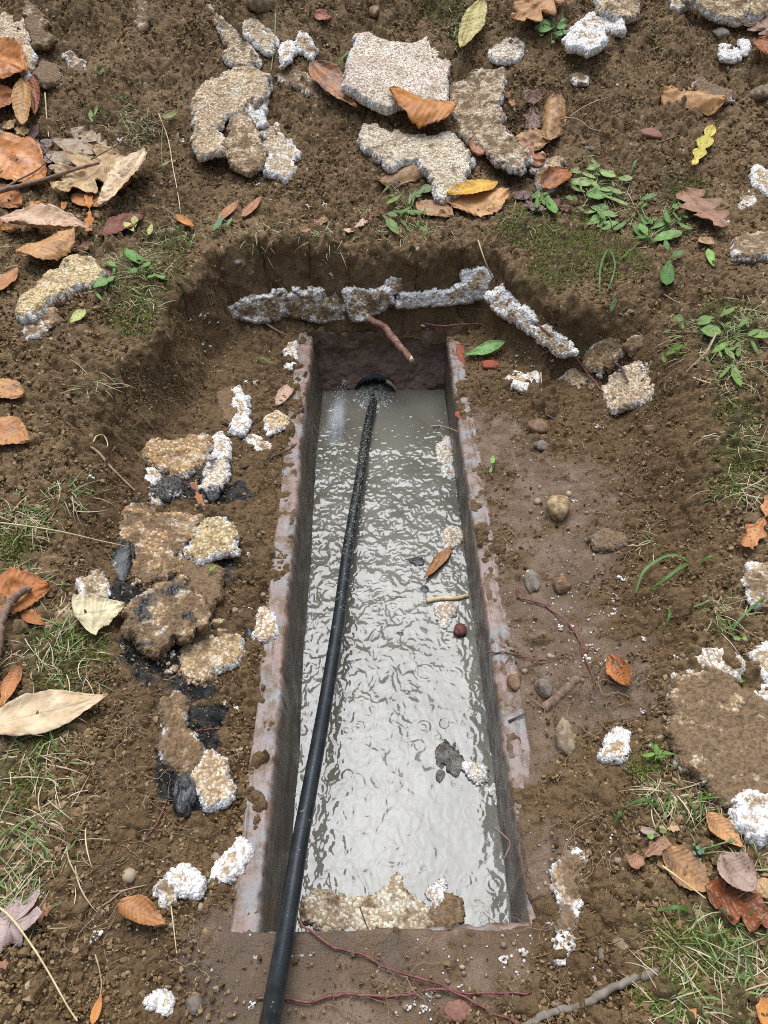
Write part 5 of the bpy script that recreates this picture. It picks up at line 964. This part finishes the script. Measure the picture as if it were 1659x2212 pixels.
for a in [
 ('green weed with drooping narrow leaves at the centre of the back lip', 'B', (1010, 1260), [((1050, 1170), (1145, 1140), 60), ((970, 1275), (1085, 1310), 50), ((1045, 1300), (1115, 1500), 55), ((870, 1335), (940, 1450), 75), ((960, 1190), (860, 1260), 35), ((940, 1320), (1000, 1400), 20), ((1000, 1260), (1010, 1180), 22), ((1030, 1300), (1090, 1300), 30)]),
 ('bright green weed clump just right of the curled rust leaf', 'C', (600, 1120), [((480, 1095), (610, 1130), 65), ((640, 1030), (745, 1085), 55), ((760, 1080), (850, 1085), 40), ((560, 1050), (480, 1030), 30), ((600, 1090), (690, 1210), 35), ((690, 1130), (790, 1190), 35), ((650, 1150), (740, 1230), 40), ((620, 1060), (700, 1040), 40), ((700, 1180), (830, 1250), 25)], LGRN),
 ('pale dusty green weed with broad leaves below the bright green clump', 'C', (690, 1260), [((690, 1210), (565, 1200), 75), ((720, 1290), (575, 1370), 90), ((640, 1380), (765, 1350), 60), ((740, 1400), (820, 1340), 45), ((640, 1290), (780, 1320), 50)], (.16, .26, .07)),
 ('green weed with one large shiny leaf beside the brown oak leaf', 'C', (950, 1420), [((960, 1465), (1145, 1420), 85), ((860, 1360), (905, 1460), 55), ((1000, 1330), (900, 1380), 40), ((960, 1440), (820, 1480), 30), ((1090, 1250), (1110, 1290), 50), ((1110, 1350), (1210, 1420), 35), ((1040, 1290), (1060, 1400), 40), ((890, 1230), (1000, 1200), 40)], (.12, .23, .045)),
 ('single green leaf sprig in the moss left of the dusty weed', 'C', (340, 1230), [((340, 1190), (385, 1330), 75), ((330, 1250), (320, 1190), 40), ((250, 1190), (300, 1200), 60), ((450, 1210), (490, 1240), 40)], (.13, .24, .05)),
 ('green weed hanging its leaf over the right pit wall', 'G', (1070, 130), [((1065, 150), (1030, 350), 105), ((1070, 170), (1135, 135), 55), ((1060, 120), (1040, 60), 40)], (.10, .21, .05)),
 ('leafy green weed tuft on the right bank, at the right edge', 'G', (1420, 600), [((1235, 580), (1365, 600), 85), ((1430, 740), (1475, 920), 60), ((1300, 715), (1400, 655), 45), ((1520, 595), (1680, 620), 60), ((1380, 690), (1440, 770), 40), ((1480, 640), (1460, 740), 35), ((1350, 510), (1450, 460), 40), ((1100, 500), (1160, 530), 60), ((1070, 720), (1180, 660), 50), ((1470, 560), (1520, 500), 40)], (.15, .24, .045)),
 ('green weed with upright oval leaf on the left ledge', 'E', (830, 220), [((840, 195), (755, 115), 85), ((895, 230), (995, 285), 55), ((560, 335), (650, 285), 65), ((640, 300), (690, 265), 40), ((860, 220), (900, 190), 40), ((700, 200), (640, 170), 45)], (.13, .25, .05)),
 ('small glossy green weed by the jagged tan oak leaf near the top', 'C', (370, 200), [((390, 195), (285, 150), 60), ((380, 210), (275, 205), 60), ((400, 190), (465, 180), 50), ((390, 220), (440, 240), 40)], (.12, .25, .05)),
 ('tiny green sprig on the bare heap at upper left', 'A', (590, 450), [((580, 470), (575, 430), 22), ((590, 460), (625, 435), 20), ((585, 470), (615, 460), 18)]),
 ('tiny round leaved sprig above the dry tuft at upper left', 'A', (735, 605), [((735, 610), (705, 600), 28), ((735, 610), (755, 595), 26)], DGRN),
 ('pair of lime leaves on the heap left of the small gap', 'A', (560, 700), [((560, 720), (530, 660), 30), ((565, 720), (590, 640), 20), ((560, 760), (530, 700), 18)], LGRN),
 ('red tipped green leaf sprig in the dry tuft at upper left', 'A', (965, 730), [((965, 735), (1075, 690), 45), ((965, 1025), (1015, 1000), 20)], (.22, .22, .06)),
 ('yellow green sprig on the ledge above the left moss', 'A', (790, 1360), [((800, 1420), (740, 1370), 60), ((810, 1400), (800, 1330), 50), ((890, 1440), (910, 1370), 40)], (.42, .40, .12)),
 ('pale yellow torn leaf sprig on the left ledge', 'E', (460, 490), [((420, 525), (515, 450), 70)], (.40, .42, .12)),
 ('green sprig on the back lip left of the root', 'A', (1310, 1360), [((1260, 1435), (1330, 1350), 45), ((1340, 1380), (1380, 1330), 25)], (.12, .24, .10)),
 ('blue green clover at the lower right slope', 'M', (1225, 660), [((1225, 660), (1200, 640), 30), ((1225, 660), (1255, 665), 34), ((1220, 660), (1225, 690), 34), ((1410, 605), (1420, 590), 34)], (.16, .27, .16)),
 ('tiny bright clover by the bright white foam end', 'M', (1280, 335), [((1280, 335), (1265, 345), 24), ((1280, 335), (1290, 320), 24), ((1280, 335), (1295, 345), 22)], (.22, .36, .05)),
 ('bright green sprig above the near right slope grass', 'M', (985, 80), [((985, 95), (980, 25), 36), ((1000, 80), (1085, 85), 16), ((980, 90), (890, 110), 30), ((995, 100), (1010, 60), 22)], (.16, .30, .05)),
 ('small green weed beside the pale curled strip at lower right', 'M', (960, 560), [((965, 580), (920, 590), 40), ((985, 560), (1020, 550), 40), ((1010, 470), (1030, 430), 26)], (.20, .33, .08)),
 ('light green sprig on the right rim of the trough', 'G', (30, 1350), [((30, 1370), (35, 1320), 36), ((25, 1380), (15, 1420), 26)], (.20, .36, .07)),
 ('small green sprout on the right pit slope', 'G', (590, 640), [((600, 650), (560, 620), 20), ((600, 650), (610, 610), 22), ((590, 655), (540, 665), 18)], DGRN),
 ('jagged green leaf on the bare dirt at the right bank', 'G', (1330, 120), [((1330, 190), (1300, 85), 60)], (.20, .34, .08)),
 ('dark green frond on the right pit wall', 'G', (740, 390), [((725, 450), (770, 335), 40)], DGRN),
 ('green sprout on the muddy slab of the left pile', 'H', (1250, 590), [((1245, 600), (1280, 565), 18), ((1245, 600), (1250, 570), 14)], (.22, .38, .06)),
]: weed(*a)
A, B = q('F', [(1335, 705), (1590, 635)]); leaf('fallen_leaf', 'fallen green leaf with a long stalk on the far right rim', A, B, 24, 'plantain', (.10, .22, .045), (.17, .31, .08), spots=.15, gloss=.2, curl=.4, lift=.014, stem=0)
A, B = q('C', [(1320, 770), (1195, 1030)]); leaf('fallen_leaf', 'shrivelled bright yellow leaf beside a small hole on the heap', A, B, 34, 'redoak', (.62, .50, .10), (.45, .36, .08), spots=.3, gloss=0, curl=.6, lift=.014)
A, B = q('J', [(1480, 1000), (1400, 1000)]); leaf('fallen_leaf', 'short green leaf scrap behind the largest right bank slab', A, B, 14, 'scrap', (.22, .35, .09), spots=.1, curl=.3, lift=.03)
def blade(label, r, pts, w_, tone=(.13, .25, .045), lift=.02):
    P = rootpts(r, pts, None, 0); P[:, 2] += lift * np.array([.2] + [1] * (len(P) - 2) + [.4]); c = catmull(P, 26); d = depth(c[12]); wm = w_ / 2.37 * .8641 / FPX * d * np.sin(np.pi * np.linspace(.12, .97, 26)) ** .5
    T = np.gradient(c, axis=0); T /= np.linalg.norm(T, axis=1)[:, None]; X = np.cross(T, UPW); X /= np.linalg.norm(X, axis=1)[:, None]; s = np.array([-1, 0, 1.])[None, :, None]
    W = c[:, None] + X[:, None] * s * wm[:, None, None] / 2 + UPW * .0012 * np.abs(s); V, F = thicken(W.reshape(-1, 3), gridf(3, 26), .0003)
    o = link('grass_blade', mesh('grass_blade', V - c[0], F, attrs=dict(lt=np.zeros(len(V)) + .01, ls=np.zeros(len(V)) + .3)), MAT['leaf'], loc=c[0]); o['tone'] = [x * .55 for x in tone]; o['toneb'] = [x * .85 for x in tone]; o['spots'] = .3; o['gloss'] = .15
    tag(o, label, 'grass blade', 'single grass blades')
for a in [('arched green grass blade on the right pit slope, upper of two', 'J', [(1190, 500), (1080, 495), (980, 530), (900, 600), (865, 700)], 20), ('green grass blade below the arched one on the right pit slope', 'J', [(1190, 510), (1120, 570), (1040, 630), (945, 675)], 22),
 ('short green grass blade right of the two arched blades', 'J', [(1225, 525), (1290, 505), (1350, 492)], 16), ('short upright grass blade above the rust leaf scrap', 'J', [(1055, 765), (1055, 850), (1028, 910)], 14), ('pale grass blade lying right of the upright blade', 'J', [(1210, 765), (1310, 735)], 12),
 ('long green grass blade rising at the right bank', 'J', [(1420, 930), (1480, 860), (1580, 770), (1660, 690)], 12), ('dark grass blade near the right bank hole', 'J', [(1370, 950), (1345, 870), (1320, 800)], 14),
 ('bluish green grass blade on the near right slope', 'M', [(1000, 385), (900, 372), (800, 390)], 22), ('green blade bent down from the bluish one', 'M', [(770, 400), (760, 450), (735, 495)], 24), ('bright green flat blade left of the dark rust leaf', 'M', [(1205, 1012), (1100, 1005), (988, 1003)], 28),
 ('dark green blade among the near right grass', 'M', [(1160, 320), (1190, 410), (1215, 480)], 14), ('curved bright green blade left of the largest pale slab', 'B', [(645, 310), (630, 370), (590, 410), (530, 440)], 18), ('green blade on the heap above the bright weed clump', 'C', [(840, 1050), (860, 1010), (890, 965)], 14), ('looping pale green stalk over the right pit wall', 'G', [(660, 355), (650, 300), (655, 220), (680, 140), (710, 110), (740, 190), (725, 280), (690, 350)], 11),
 ('green blade at the top left of the left bank', 'H', [(60, 620), (0, 560), (-60, 500)], 14), ('green blade with reddish tip left of the far left rim', 'F', [(75, 725), (140, 745), (215, 772)], 16)]: blade(*a)

def scatter_px(lst, seed):
    """points on the ground spread through soft round patches given in reference pixels: (u, v, radius, count)"""
    r_ = np.random.default_rng(seed); U = []
    for u, v, r, n in lst:
        a = r_.uniform(0, 2 * math.pi, n); k = r * np.sqrt(r_.uniform(0, 1, n)) * (1 + .35 * r_.normal(size=n)); U.append(np.stack([u + k * np.cos(a), v + k * np.sin(a) * .8], -1))
    U = np.vstack(U); P = px(U[:, 0], U[:, 1]); return P[slotd(P[:, 0], P[:, 1]) > .012]
def blades(name, label, P, mat, Lr, Wr, flat, seed, nseg=4, kind='stuff', cat='grass', z0=.0):
    r_ = np.random.default_rng(seed); n = len(P); Ln = r_.uniform(*Lr, n); W = r_.uniform(*Wr, n); az = r_.uniform(0, 2 * math.pi, n); el = R(1) * r_.uniform(flat[0], flat[1], n); droop = r_.uniform(.3, 1.6, n); turn = r_.normal(0, .7, n)
    c = P + np.array([0, 0, z0]); rows = []; cur = c.copy()
    for k in range(nseg + 1):
        f = k / nseg; e = el - droop * f; a = az + turn * f
        d = np.stack([np.cos(a) * np.cos(e), np.sin(a) * np.cos(e), np.sin(e)], -1); sd = np.stack([-np.sin(a), np.cos(a), 0 * a], -1)
        w_ = W * (1 - f ** 2.2) ** .8 * (.65 + .35 * min(1, f * 3)) / 2 + 1e-5
        if k: cur = cur + d * (Ln / nseg)[:, None]; cur[:, 2] = np.maximum(cur[:, 2], hmac(cur[:, 0], cur[:, 1]) + .003)
        rows += [cur - sd * w_[:, None], cur + sd * w_[:, None]]
    V = np.stack(rows, 1).reshape(-1, 3); m2 = 2 * (nseg + 1); b = np.arange(n)[:, None] * m2; F = np.concatenate([np.stack([b + 2 * k, b + 2 * k + 1, b + 2 * k + 3, b + 2 * k + 2], -1).reshape(-1, 4) for k in range(nseg)])
    return tag(link(name, mesh(name, V, F, attrs=dict(rnd=np.repeat(r_.uniform(0, 1, n), m2))), MAT[mat]), label, cat, kind=kind)
GPATCH = [(120, 1400, 75, 110), (60, 1640, 80, 90), (60, 1800, 80, 110), (40, 1960, 50, 50), (40, 1130, 60, 60), (150, 1070, 40, 30), (40, 1260, 40, 20), (300, 570, 45, 60), (370, 510, 40, 50), (250, 620, 35, 30), (310, 660, 35, 30), (210, 830, 25, 25), (560, 520, 35, 25), (700, 515, 40, 35), (790, 500, 40, 30), (910, 500, 40, 40), (990, 70, 45, 50), (1150, 480, 45, 40), (1310, 430, 60, 80), (1400, 490, 55, 60), (1550, 740, 70, 110), (1620, 690, 50, 50), (1600, 820, 55, 60), (1600, 950, 40, 40), (1600, 1050, 40, 40), (1450, 1720, 40, 40), (1540, 1730, 45, 45), (1500, 2050, 60, 60), (1590, 2110, 70, 80), (1480, 2170, 60, 50), (1570, 1990, 50, 50), (1620, 1880, 30, 30), (250, 250, 35, 40), (310, 285, 40, 50), (1570, 1330, 40, 20), (1400, 1180, 20, 6), (80, 530, 60, 20), (200, 560, 50, 20), (1430, 100, 30, 10)]
blades('grass', 'short green grass growing in tufts along the pit lip and banks', scatter_px([(u, v, r, int(n * 2.3)) for u, v, r, n in GPATCH], 1), 'grass', (.012, .05), (.0012, .0030), (0, 65), 2)
blades('dry_grass', 'dry straw coloured grass lying in the tufts on both banks', scatter_px([(u, v, r * 1.15, int(n * 1.9)) for u, v, r, n in GPATCH], 3), 'dry', (.015, .07), (.0008, .0018), (0, 40), 4, 5, z0=.004)
MP = [(u, v, r * 1.0, int(r * r * 1.15)) for u, v, r in [(1150, 500, 60), (1250, 530, 75), (1330, 560, 60), (1190, 590, 50), (1120, 470, 40), (290, 685, 45), (330, 600, 45), (370, 530, 40), (290, 640, 35), (150, 1410, 70), (120, 1500, 45), (90, 1600, 40), (1590, 900, 40), (1600, 990, 50), (1570, 1060, 30), (1490, 2040, 70), (1560, 2060, 60), (1450, 2140, 60), (60, 1700, 50), (30, 1180, 40), (1560, 690, 45), (1480, 420, 30), (960, 20, 40), (230, 250, 20), (1280, 470, 40), (700, 540, 20), (980, 380, 25), (1390, 1660, 25), (1610, 1450, 30)]]
blades('moss', 'short olive green moss matted along the pit lip and banks', scatter_px(MP, 5), 'moss', (.005, .015), (.0010, .0024), (20, 88), 6, 2, cat='moss', z0=.002)

def fibres(name, label, lst, seed, Lr, rad, mat):
    P = scatter_px(lst, seed); r_ = np.random.default_rng(seed); Vs, Fs, Rn = [], [], []; o = 0
    for p in P:
        n = 9; a = r_.uniform(0, 2 * math.pi) + np.cumsum(r_.normal(0, .45, n)); st = r_.uniform(*Lr) / n; c = p[:2] + np.cumsum(np.stack([np.cos(a), np.sin(a)], -1) * st, 0); z = hmac(c[:, 0], c[:, 1]) + .004 + .007 * np.abs(fbm(np.arange(n) * .4 + p[0] * 90, np.zeros(n), 3, 2) - .3)
        V, F, Ft = tube_geo(np.column_stack([c, z]), rad * r_.uniform(.6, 1.3), 3); Vs.append(V); Fs.append(F + o); Rn.append(np.full(len(V), r_.uniform())); o += len(V)
    tag(link(name, mesh(name, np.vstack(Vs), np.vstack(Fs), attrs=dict(rnd=np.concatenate(Rn))), MAT[mat]), label, 'root fibres', kind='stuff')
fibres('root_fibres', 'hair thin pale root fibres straggling over the dirt', [(280, 900, 130, 90), (160, 1250, 110, 70), (250, 1550, 110, 80), (260, 1750, 130, 70), (250, 2000, 150, 60), (420, 620, 60, 40), (330, 720, 60, 50), (1350, 800, 140, 40), (1350, 1150, 150, 50), (1300, 1500, 130, 50), (1300, 1800, 110, 50), (1250, 2050, 110, 50), (900, 2150, 150, 30), (1300, 600, 100, 40), (400, 300, 250, 60), (1300, 250, 200, 60)], 9, (.02, .08), .00042, 'fibre')

# ------------------------------------------------------------------ loose crumbs of soil, gravel and foam
ICO = None
def ico():
    p = (1 + 5 ** .5) / 2; v = np.array([(-1, p, 0), (1, p, 0), (-1, -p, 0), (1, -p, 0), (0, -1, p), (0, 1, p), (0, -1, -p), (0, 1, -p), (p, 0, -1), (p, 0, 1), (-p, 0, -1), (-p, 0, 1)], float); v /= np.linalg.norm(v[0])
    f = np.array([(0, 11, 5), (0, 5, 1), (0, 1, 7), (0, 7, 10), (0, 10, 11), (1, 5, 9), (5, 11, 4), (11, 10, 2), (10, 7, 6), (7, 1, 8), (3, 9, 4), (3, 4, 2), (3, 2, 6), (3, 6, 8), (3, 8, 9), (4, 9, 5), (2, 4, 11), (6, 2, 10), (8, 6, 7), (9, 8, 1)]); return v, f
IV, IF_ = ico()
def grains(name, label, P, size, mat, cat, seed, sink=.1, jit=.5, smooth=False):
    r_ = np.random.default_rng(seed); n = len(P); sc = size[:, None] * r_.uniform(.65, 1.25, (n, 3)); k = 1 + jit * (r_.uniform(0, 1, (n, 12)) - .5) * 2
    a = r_.uniform(0, 2 * math.pi, n); b = r_.uniform(0, 2 * math.pi, n); V = IV[None] * k[..., None]
    ca, sa, cb, sb = [t[:, None] for t in (np.cos(a), np.sin(a), np.cos(b), np.sin(b))]
    x, y, z = V[..., 0], V[..., 1], V[..., 2]; x, y = x * ca - y * sa, x * sa + y * ca; y, z = y * cb - z * sb, y * sb + z * cb; x, y = x * cb - y * sb, x * sb + y * cb
    V = np.stack([x, y, z], -1) * sc[:, None] / 2 + P[:, None]; V[..., 2] += (size * (.5 - sink))[:, None] * .6
    F = (IF_[None] + (np.arange(n) * 12)[:, None, None]).reshape(-1, 3)
    return tag(link(name, mesh(name, V.reshape(-1, 3), None, F, attrs=dict(rnd=np.repeat(r_.uniform(0, 1, n) ** 1.2, 12)), smooth=smooth), MAT[mat]), label, cat, kind='stuff')
def crumbs():
    r_ = np.random.default_rng(21); n = 380000
    u = r_.uniform(-120, 1780, n); v = 2290 - 2390 * r_.uniform(0, 1, n) ** .92
    P = px(u, v); x, y = P[:, 0], P[:, 1]; d = slotd(x, y); pit = sst(-.01, .05, sdpoly(x, y, PIT)); wet = bmask(x, y, WETM, 41)
    dens = np.where(pit > .5, .75, 1.) * (1 - .93 * wet) * (.35 + .65 * sst(.40, .58, fbm(x * 7, y * 7, 51, 3))) * .7
    steep = sst(.05, .12, np.abs(hmac(x, y + .02) - hmac(x, y - .02))); dens *= 1 - .75 * steep * (pit > .1)
    keep = (r_.uniform(0, 1, n) < dens) & (d > .03); P = P[keep]; n = len(P)
    size = np.where(pit[keep] > .5, .66, .95) * np.clip(np.exp(r_.normal(math.log(.0040), .42, n)), .0016, .013)
    P[:, 2] += .003
    grains('soil_crumbs', 'loose brown crumbs of soil strewn over the heap and the pit', P, size, 'crumb', 'soil crumbs', 22)
crumbs()
MAT['gravel'] = rnd_mat('gravel', [(.20, .13, .08), (.30, .22, .14), (.16, .13, .11), (.40, .31, .20), (.24, .15, .08)], .6, .3)
def gravel():
    P = scatter_px([(1200, 1150, 170, 60), (1180, 1450, 120, 60), (1200, 1900, 120, 40), (350, 1900, 160, 25), (400, 2100, 160, 25), (1100, 2120, 200, 35), (500, 1300, 60, 20), (540, 1000, 70, 20), (1300, 900, 120, 30), (800, 250, 500, 60), (1400, 250, 200, 30)], 31)
    r_ = np.random.default_rng(32); grains('gravel', 'small tan and grey gravel pieces scattered in the dirt', P, np.exp(r_.normal(math.log(.0058), .35, len(P))), 'gravel', 'gravel', 33, .25, .15, True)
gravel()
def foambits():
    r_ = np.random.default_rng(41); T = []
    for k in range(7):
        m_ = r_.integers(5, 13); Vs, Fs = [], []; 
        for j in range(m_):
            c = r_.normal(0, 1, 3) * np.array([.0032, .0026, .0014]); k2 = 1 + .2 * (r_.uniform(0, 1, 12) - .5); Vs.append(IV * k2[:, None] * r_.uniform(.0014, .0026) + c); Fs.append(IF_ + 12 * j)
        me = mesh('foam_crumb', np.vstack(Vs), None, np.vstack(Fs)); me.materials.append(MAT['foambead']); T.append(me)
    spots = [(1340, 1250, 8, 3), (1325, 1290, 10, 4), (1315, 1330, 9, 4), (1305, 1370, 8, 4), (1285, 1400, 10, 5), (1275, 1430, 8, 3), (1340, 1430, 12, 4), (1310, 1440, 12, 4), (380, 320, 25, 6), (385, 410, 20, 6), (250, 310, 20, 4), (545, 440, 20, 7), (560, 410, 20, 6), (690, 450, 15, 4), (700, 560, 90, 5), (560, 690, 60, 6), (450, 700, 25, 9), (440, 740, 20, 5), (620, 760, 10, 4), (540, 830, 40, 7), (490, 940, 50, 6), (520, 1180, 60, 6), (1120, 770, 30, 7), (1080, 740, 15, 3), (925, 706, 8, 5), (1180, 760, 60, 6), (1400, 820, 60, 4), (1240, 1050, 130, 8), (1120, 1300, 80, 6), (1260, 1300, 60, 5), (1550, 560, 90, 6), (1560, 450, 70, 7), (1240, 110, 60, 4), (1300, 200, 80, 6), (1560, 170, 40, 6), (640, 90, 50, 6), (610, 330, 40, 8), (240, 2000, 200, 6), (440, 1740, 80, 6), (470, 1900, 60, 5), (1250, 2000, 50, 9), (1230, 2080, 40, 6), (1120, 2080, 60, 5), (1280, 2170, 50, 4), (905, 2170, 15, 5), (1440, 1400, 40, 4), (1400, 1560, 60, 6), (340, 1360, 80, 5), (210, 1280, 40, 5), (200, 1040, 20, 4), (480, 1560, 40, 5), (1000, 2140, 120, 6), (500, 2190, 120, 5)]
    P = scatter_px([(u, v, r * 1.3, max(1, int(n * .75))) for u, v, r, n in spots], 43)
    for i, p in enumerate(P):
        o = bpy.data.objects.new('foam_crumb', T[i % 7]); COL.objects.link(o); o.location = p + np.array([0, 0, .002]); s_ = r_.uniform(.35, 1.0) if r_.uniform() < .8 else r_.uniform(1., 1.7); o.scale = (s_,) * 3; o.rotation_euler = (r_.uniform(-.4, .4), r_.uniform(-.4, .4), r_.uniform(0, 6.3))
        tag(o, 'tiny white foam crumb lying loose on the brown soil', 'foam crumb', 'loose white foam crumbs')
    RB = []
    for k in range(5):
        m_ = r_.integers(9, 18); Vs, Fs = [], []
        for j in range(m_):
            c = r_.normal(0, 1, 3) * np.array([.0060, .0045, .0020]); k2 = 1 + .4 * (r_.uniform(0, 1, 12) - .5); Vs.append(IV * k2[:, None] * r_.uniform(.0022, .0048) + c); Fs.append(IF_ + 12 * j)
        me = mesh('foam_fragment', np.vstack(Vs), None, np.vstack(Fs), attrs=dict(edge=np.full(12 * m_, .25))); me.materials.append(MAT['foam']); RB.append(me)
    for i, p in enumerate(scatter_px([(350, 1250, 110, 16), (420, 1400, 90, 12), (400, 1060, 70, 10), (440, 1640, 60, 7), (600, 330, 60, 8), (1000, 330, 80, 8), (1350, 850, 60, 6), (1500, 1720, 40, 4), (520, 130, 60, 6), (700, 660, 120, 5), (50, 80, 50, 4)], 47)):
        o = bpy.data.objects.new('foam_fragment', RB[i % 5]); COL.objects.link(o); o.location = p + np.array([0, 0, .002]); s_ = r_.uniform(.5, 1.4); o.scale = (s_,) * 3; o.rotation_euler = (r_.uniform(-.5, .5), r_.uniform(-.5, .5), r_.uniform(0, 6.3))
        o['tone'] = [.45, .33, .19]; o['dirt'] = r_.uniform(.4, .75); o['tar'] = .1; o['clean'] = r_.uniform(0, .4); tag(o, 'small tan foam fragment broken off the slabs', 'foam fragment', 'tan foam fragments around the slabs')
    r2 = np.random.default_rng(44); P = scatter_px([(600, 900, 300, 160), (450, 1300, 200, 140), (1250, 900, 250, 140), (1250, 1300, 200, 140), (1250, 1900, 200, 120), (350, 1950, 200, 120), (600, 250, 300, 120), (1350, 200, 250, 120), (1000, 2130, 250, 60), (1550, 500, 100, 50)], 45)
    grains('foam_beads', 'single white foam beads dotted over the soil', P, r2.uniform(.0016, .0038, len(P)), 'foambead', 'foam beads', 46, .0, .2, True)
foambits()

# ------------------------------------------------------------------ wet film at the near lip, spray from the pipe
def puddle():
    P2 = pz(*np.array([(400, 2030), (520, 2025), (640, 2040), (760, 2060), (800, 2090), (720, 2110), (650, 2150), (560, 2240), (400, 2240), (440, 2130)], float).T, .003)[:, :2]
    gx = np.linspace(P2[:, 0].min() - .02, P2[:, 0].max() + .02, 200); gy = np.linspace(P2[:, 1].min(), min(P2[:, 1].max(), SY0 - .03), 130); X, Y = np.meshgrid(gx, gy)
    ins = (sdpoly(X, Y, P2) + .10 * (fbm(X * 34, Y * 34, 3, 4) - .56) > 0).ravel(); F = gridf(200, 130); F = F[ins[F].all(1)]
    Z = hmac(X, Y) * .5 + .0012 + .0016 * fbm(X * 90, Y * 90, 5, 3)
    m = M('muddy_film'); c = m.coord('Object'); mt = m.fin(m.mix(m.ramp(m.noise(c, 30, 4), .4, .6), (.10, .07, .045), (.15, .115, .08)), .1, m.bump(m.noise(c, 120, 3), .5, .003), spec=.4)
    tag(link('puddle', mesh('puddle', np.stack([X, Y, Z], -1).reshape(-1, 3), F), mt), 'thin muddy puddle spilled over the near trough lip', kind='structure')
puddle()
def spray():
    a = pz(742, 824, WZ + .075)[0]; b = pz(696, 1000, WZ + .022)[0]; n = 16; T = np.linspace(0, 1, n); T = np.linspace(0, 1.25, n); c = a + (b - a) * T[:, None]; c[:, 2] += .02 * np.sin(np.pi * np.minimum(T, 1))
    V, F, Ft = tube_geo(c, .012 + .062 * T ** .8, 24)
    m = M('water_mist'); c_ = m.coord('Object'); pv = m.N('ShaderNodeVolumePrincipled'); pv.inputs['Color'].default_value = (.98, .99, 1, 1); pv.inputs['Anisotropy'].default_value = 0.
    ax = (b - a); Lx = float(np.linalg.norm(ax)); ax = ax / Lx
    dt = m.N('ShaderNodeVectorMath', operation='DOT_PRODUCT'); m.put(dt.inputs[0], c_); dt.inputs[1].default_value = tuple(ax); tv = dt.outputs['Value']
    scl = m.N('ShaderNodeVectorMath', operation='SCALE'); scl.inputs[0].default_value = tuple(ax); m.put(scl.inputs['Scale'], tv)
    sb = m.N('ShaderNodeVectorMath', operation='SUBTRACT'); m.put(sb.inputs[0], c_); m.put(sb.inputs[1], scl.outputs[0])
    sc2 = m.N('ShaderNodeVectorMath', operation='MULTIPLY'); m.put(sc2.inputs[0], sb.outputs[0]); sc2.inputs[1].default_value = (1, 1, .8)
    ln = m.N('ShaderNodeVectorMath', operation='LENGTH'); m.put(ln.inputs[0], sc2.outputs[0])
    rad = m.math('MULTIPLY_ADD', m.math('POWER', m.math('MAXIMUM', m.math('DIVIDE', tv, Lx), .001), .8), .052, .008)
    fall = m.math('POWER', m.ramp(m.math('DIVIDE', ln.outputs['Value'], rad), 1., .0), 1.6)
    along = m.math('MULTIPLY', m.ramp(tv, Lx * 1.18, Lx * .4, 0., 1.), m.ramp(tv, -.01, .07))
    mp = m.N('ShaderNodeMapping'); mp.inputs['Scale'].default_value = (110, 9, 30); m.put(mp.inputs[0], c_)
    den = m.math('MULTIPLY', m.math('MULTIPLY', fall, along), m.ramp(m.noise(mp.outputs[0], 1., 4), .3, .7, .35, 1.))
    m.put(pv.inputs['Density'], m.math('MULTIPLY', den, 1500.))
    m.t.links.new(pv.outputs[0], m.out.inputs['Volume']); m.n.remove(m.b)
    tag(link('water_spray', mesh('water_spray', V - a, F, Ft), m.m, loc=a), 'white fan of water spray beside the hose at the pipe mouth', 'spray', kind='stuff')
    r_ = np.random.default_rng(3); k = 420; t = r_.uniform(0, 1.25, k); P = a + (b - a) * t[:, None] + r_.normal(0, 1, (k, 3)) * (.004 + .03 * t)[:, None]; P[:, 2] = np.maximum(P[:, 2], WZ + .006)
    P = P[(P[:, 0] > SX0 + .01) & (P[:, 0] < SX1 - .01)]
    MAT['drop'] = simple('water_drop', (.8, .82, .85), (.9, .9, .92), 50, .1)
    grains('spray_drops', 'tiny bright drops flying out of the water spray', P, r_.uniform(.0007, .0017, len(P)), 'drop', 'drops', 5, .5, .1, True)
spray()
def bubbles():
    r_ = np.random.default_rng(12); MAT['bubble'] = simple('bubble_film', (.9, .9, .88), (.95, .95, .95), 40, .02, 100, .02); bb = MAT['bubble'].node_tree.nodes['Principled BSDF']; bb.inputs['Transmission Weight'].default_value = 1.; bb.inputs['IOR'].default_value = 1.12
    for i, (u, v, d) in enumerate([(1060, 1575, 14), (915, 1872, 11), (1090, 1640, 12), (960, 1560, 22), (945, 1590, 12), (880, 1890, 8), (830, 1830, 7), (1030, 1640, 16), (800, 1930, 8), (700, 1990, 7), (990, 1925, 10), (1000, 1560, 10), (1030, 1600, 9), (985, 1610, 14), (1070, 1610, 10), (1015, 1585, 12), (1090, 1600, 8), (1050, 1690, 12), (980, 1690, 10), (1120, 1580, 16), (1060, 1550, 8), (900, 1960, 9), (850, 1975, 7), (760, 1960, 8), (940, 1910, 7), (1000, 1700, 8)]):
        p = pz(u, v, WZ + .002)[0]; rd = d / FPX * depth(p) / 2; th = np.linspace(0, 2 * math.pi, 21)[:-1]; ph = np.linspace(.02, math.pi / 2, 8); Tt, Pp = np.meshgrid(th, ph)
        V = np.stack([np.cos(Tt) * np.sin(Pp), np.sin(Tt) * np.sin(Pp), np.cos(Pp) * .8], -1).reshape(-1, 3) * rd; a = np.arange(160).reshape(8, 20); F = np.stack([a[:-1], a[1:], np.roll(a, -1, 1)[1:], np.roll(a, -1, 1)[:-1]], -1).reshape(-1, 4)
        tag(link('bubble', mesh('bubble', V, F), MAT['bubble'], loc=p), 'small bubble floating on the murky trough water', 'bubble', 'bubbles on the trough water')
bubbles()
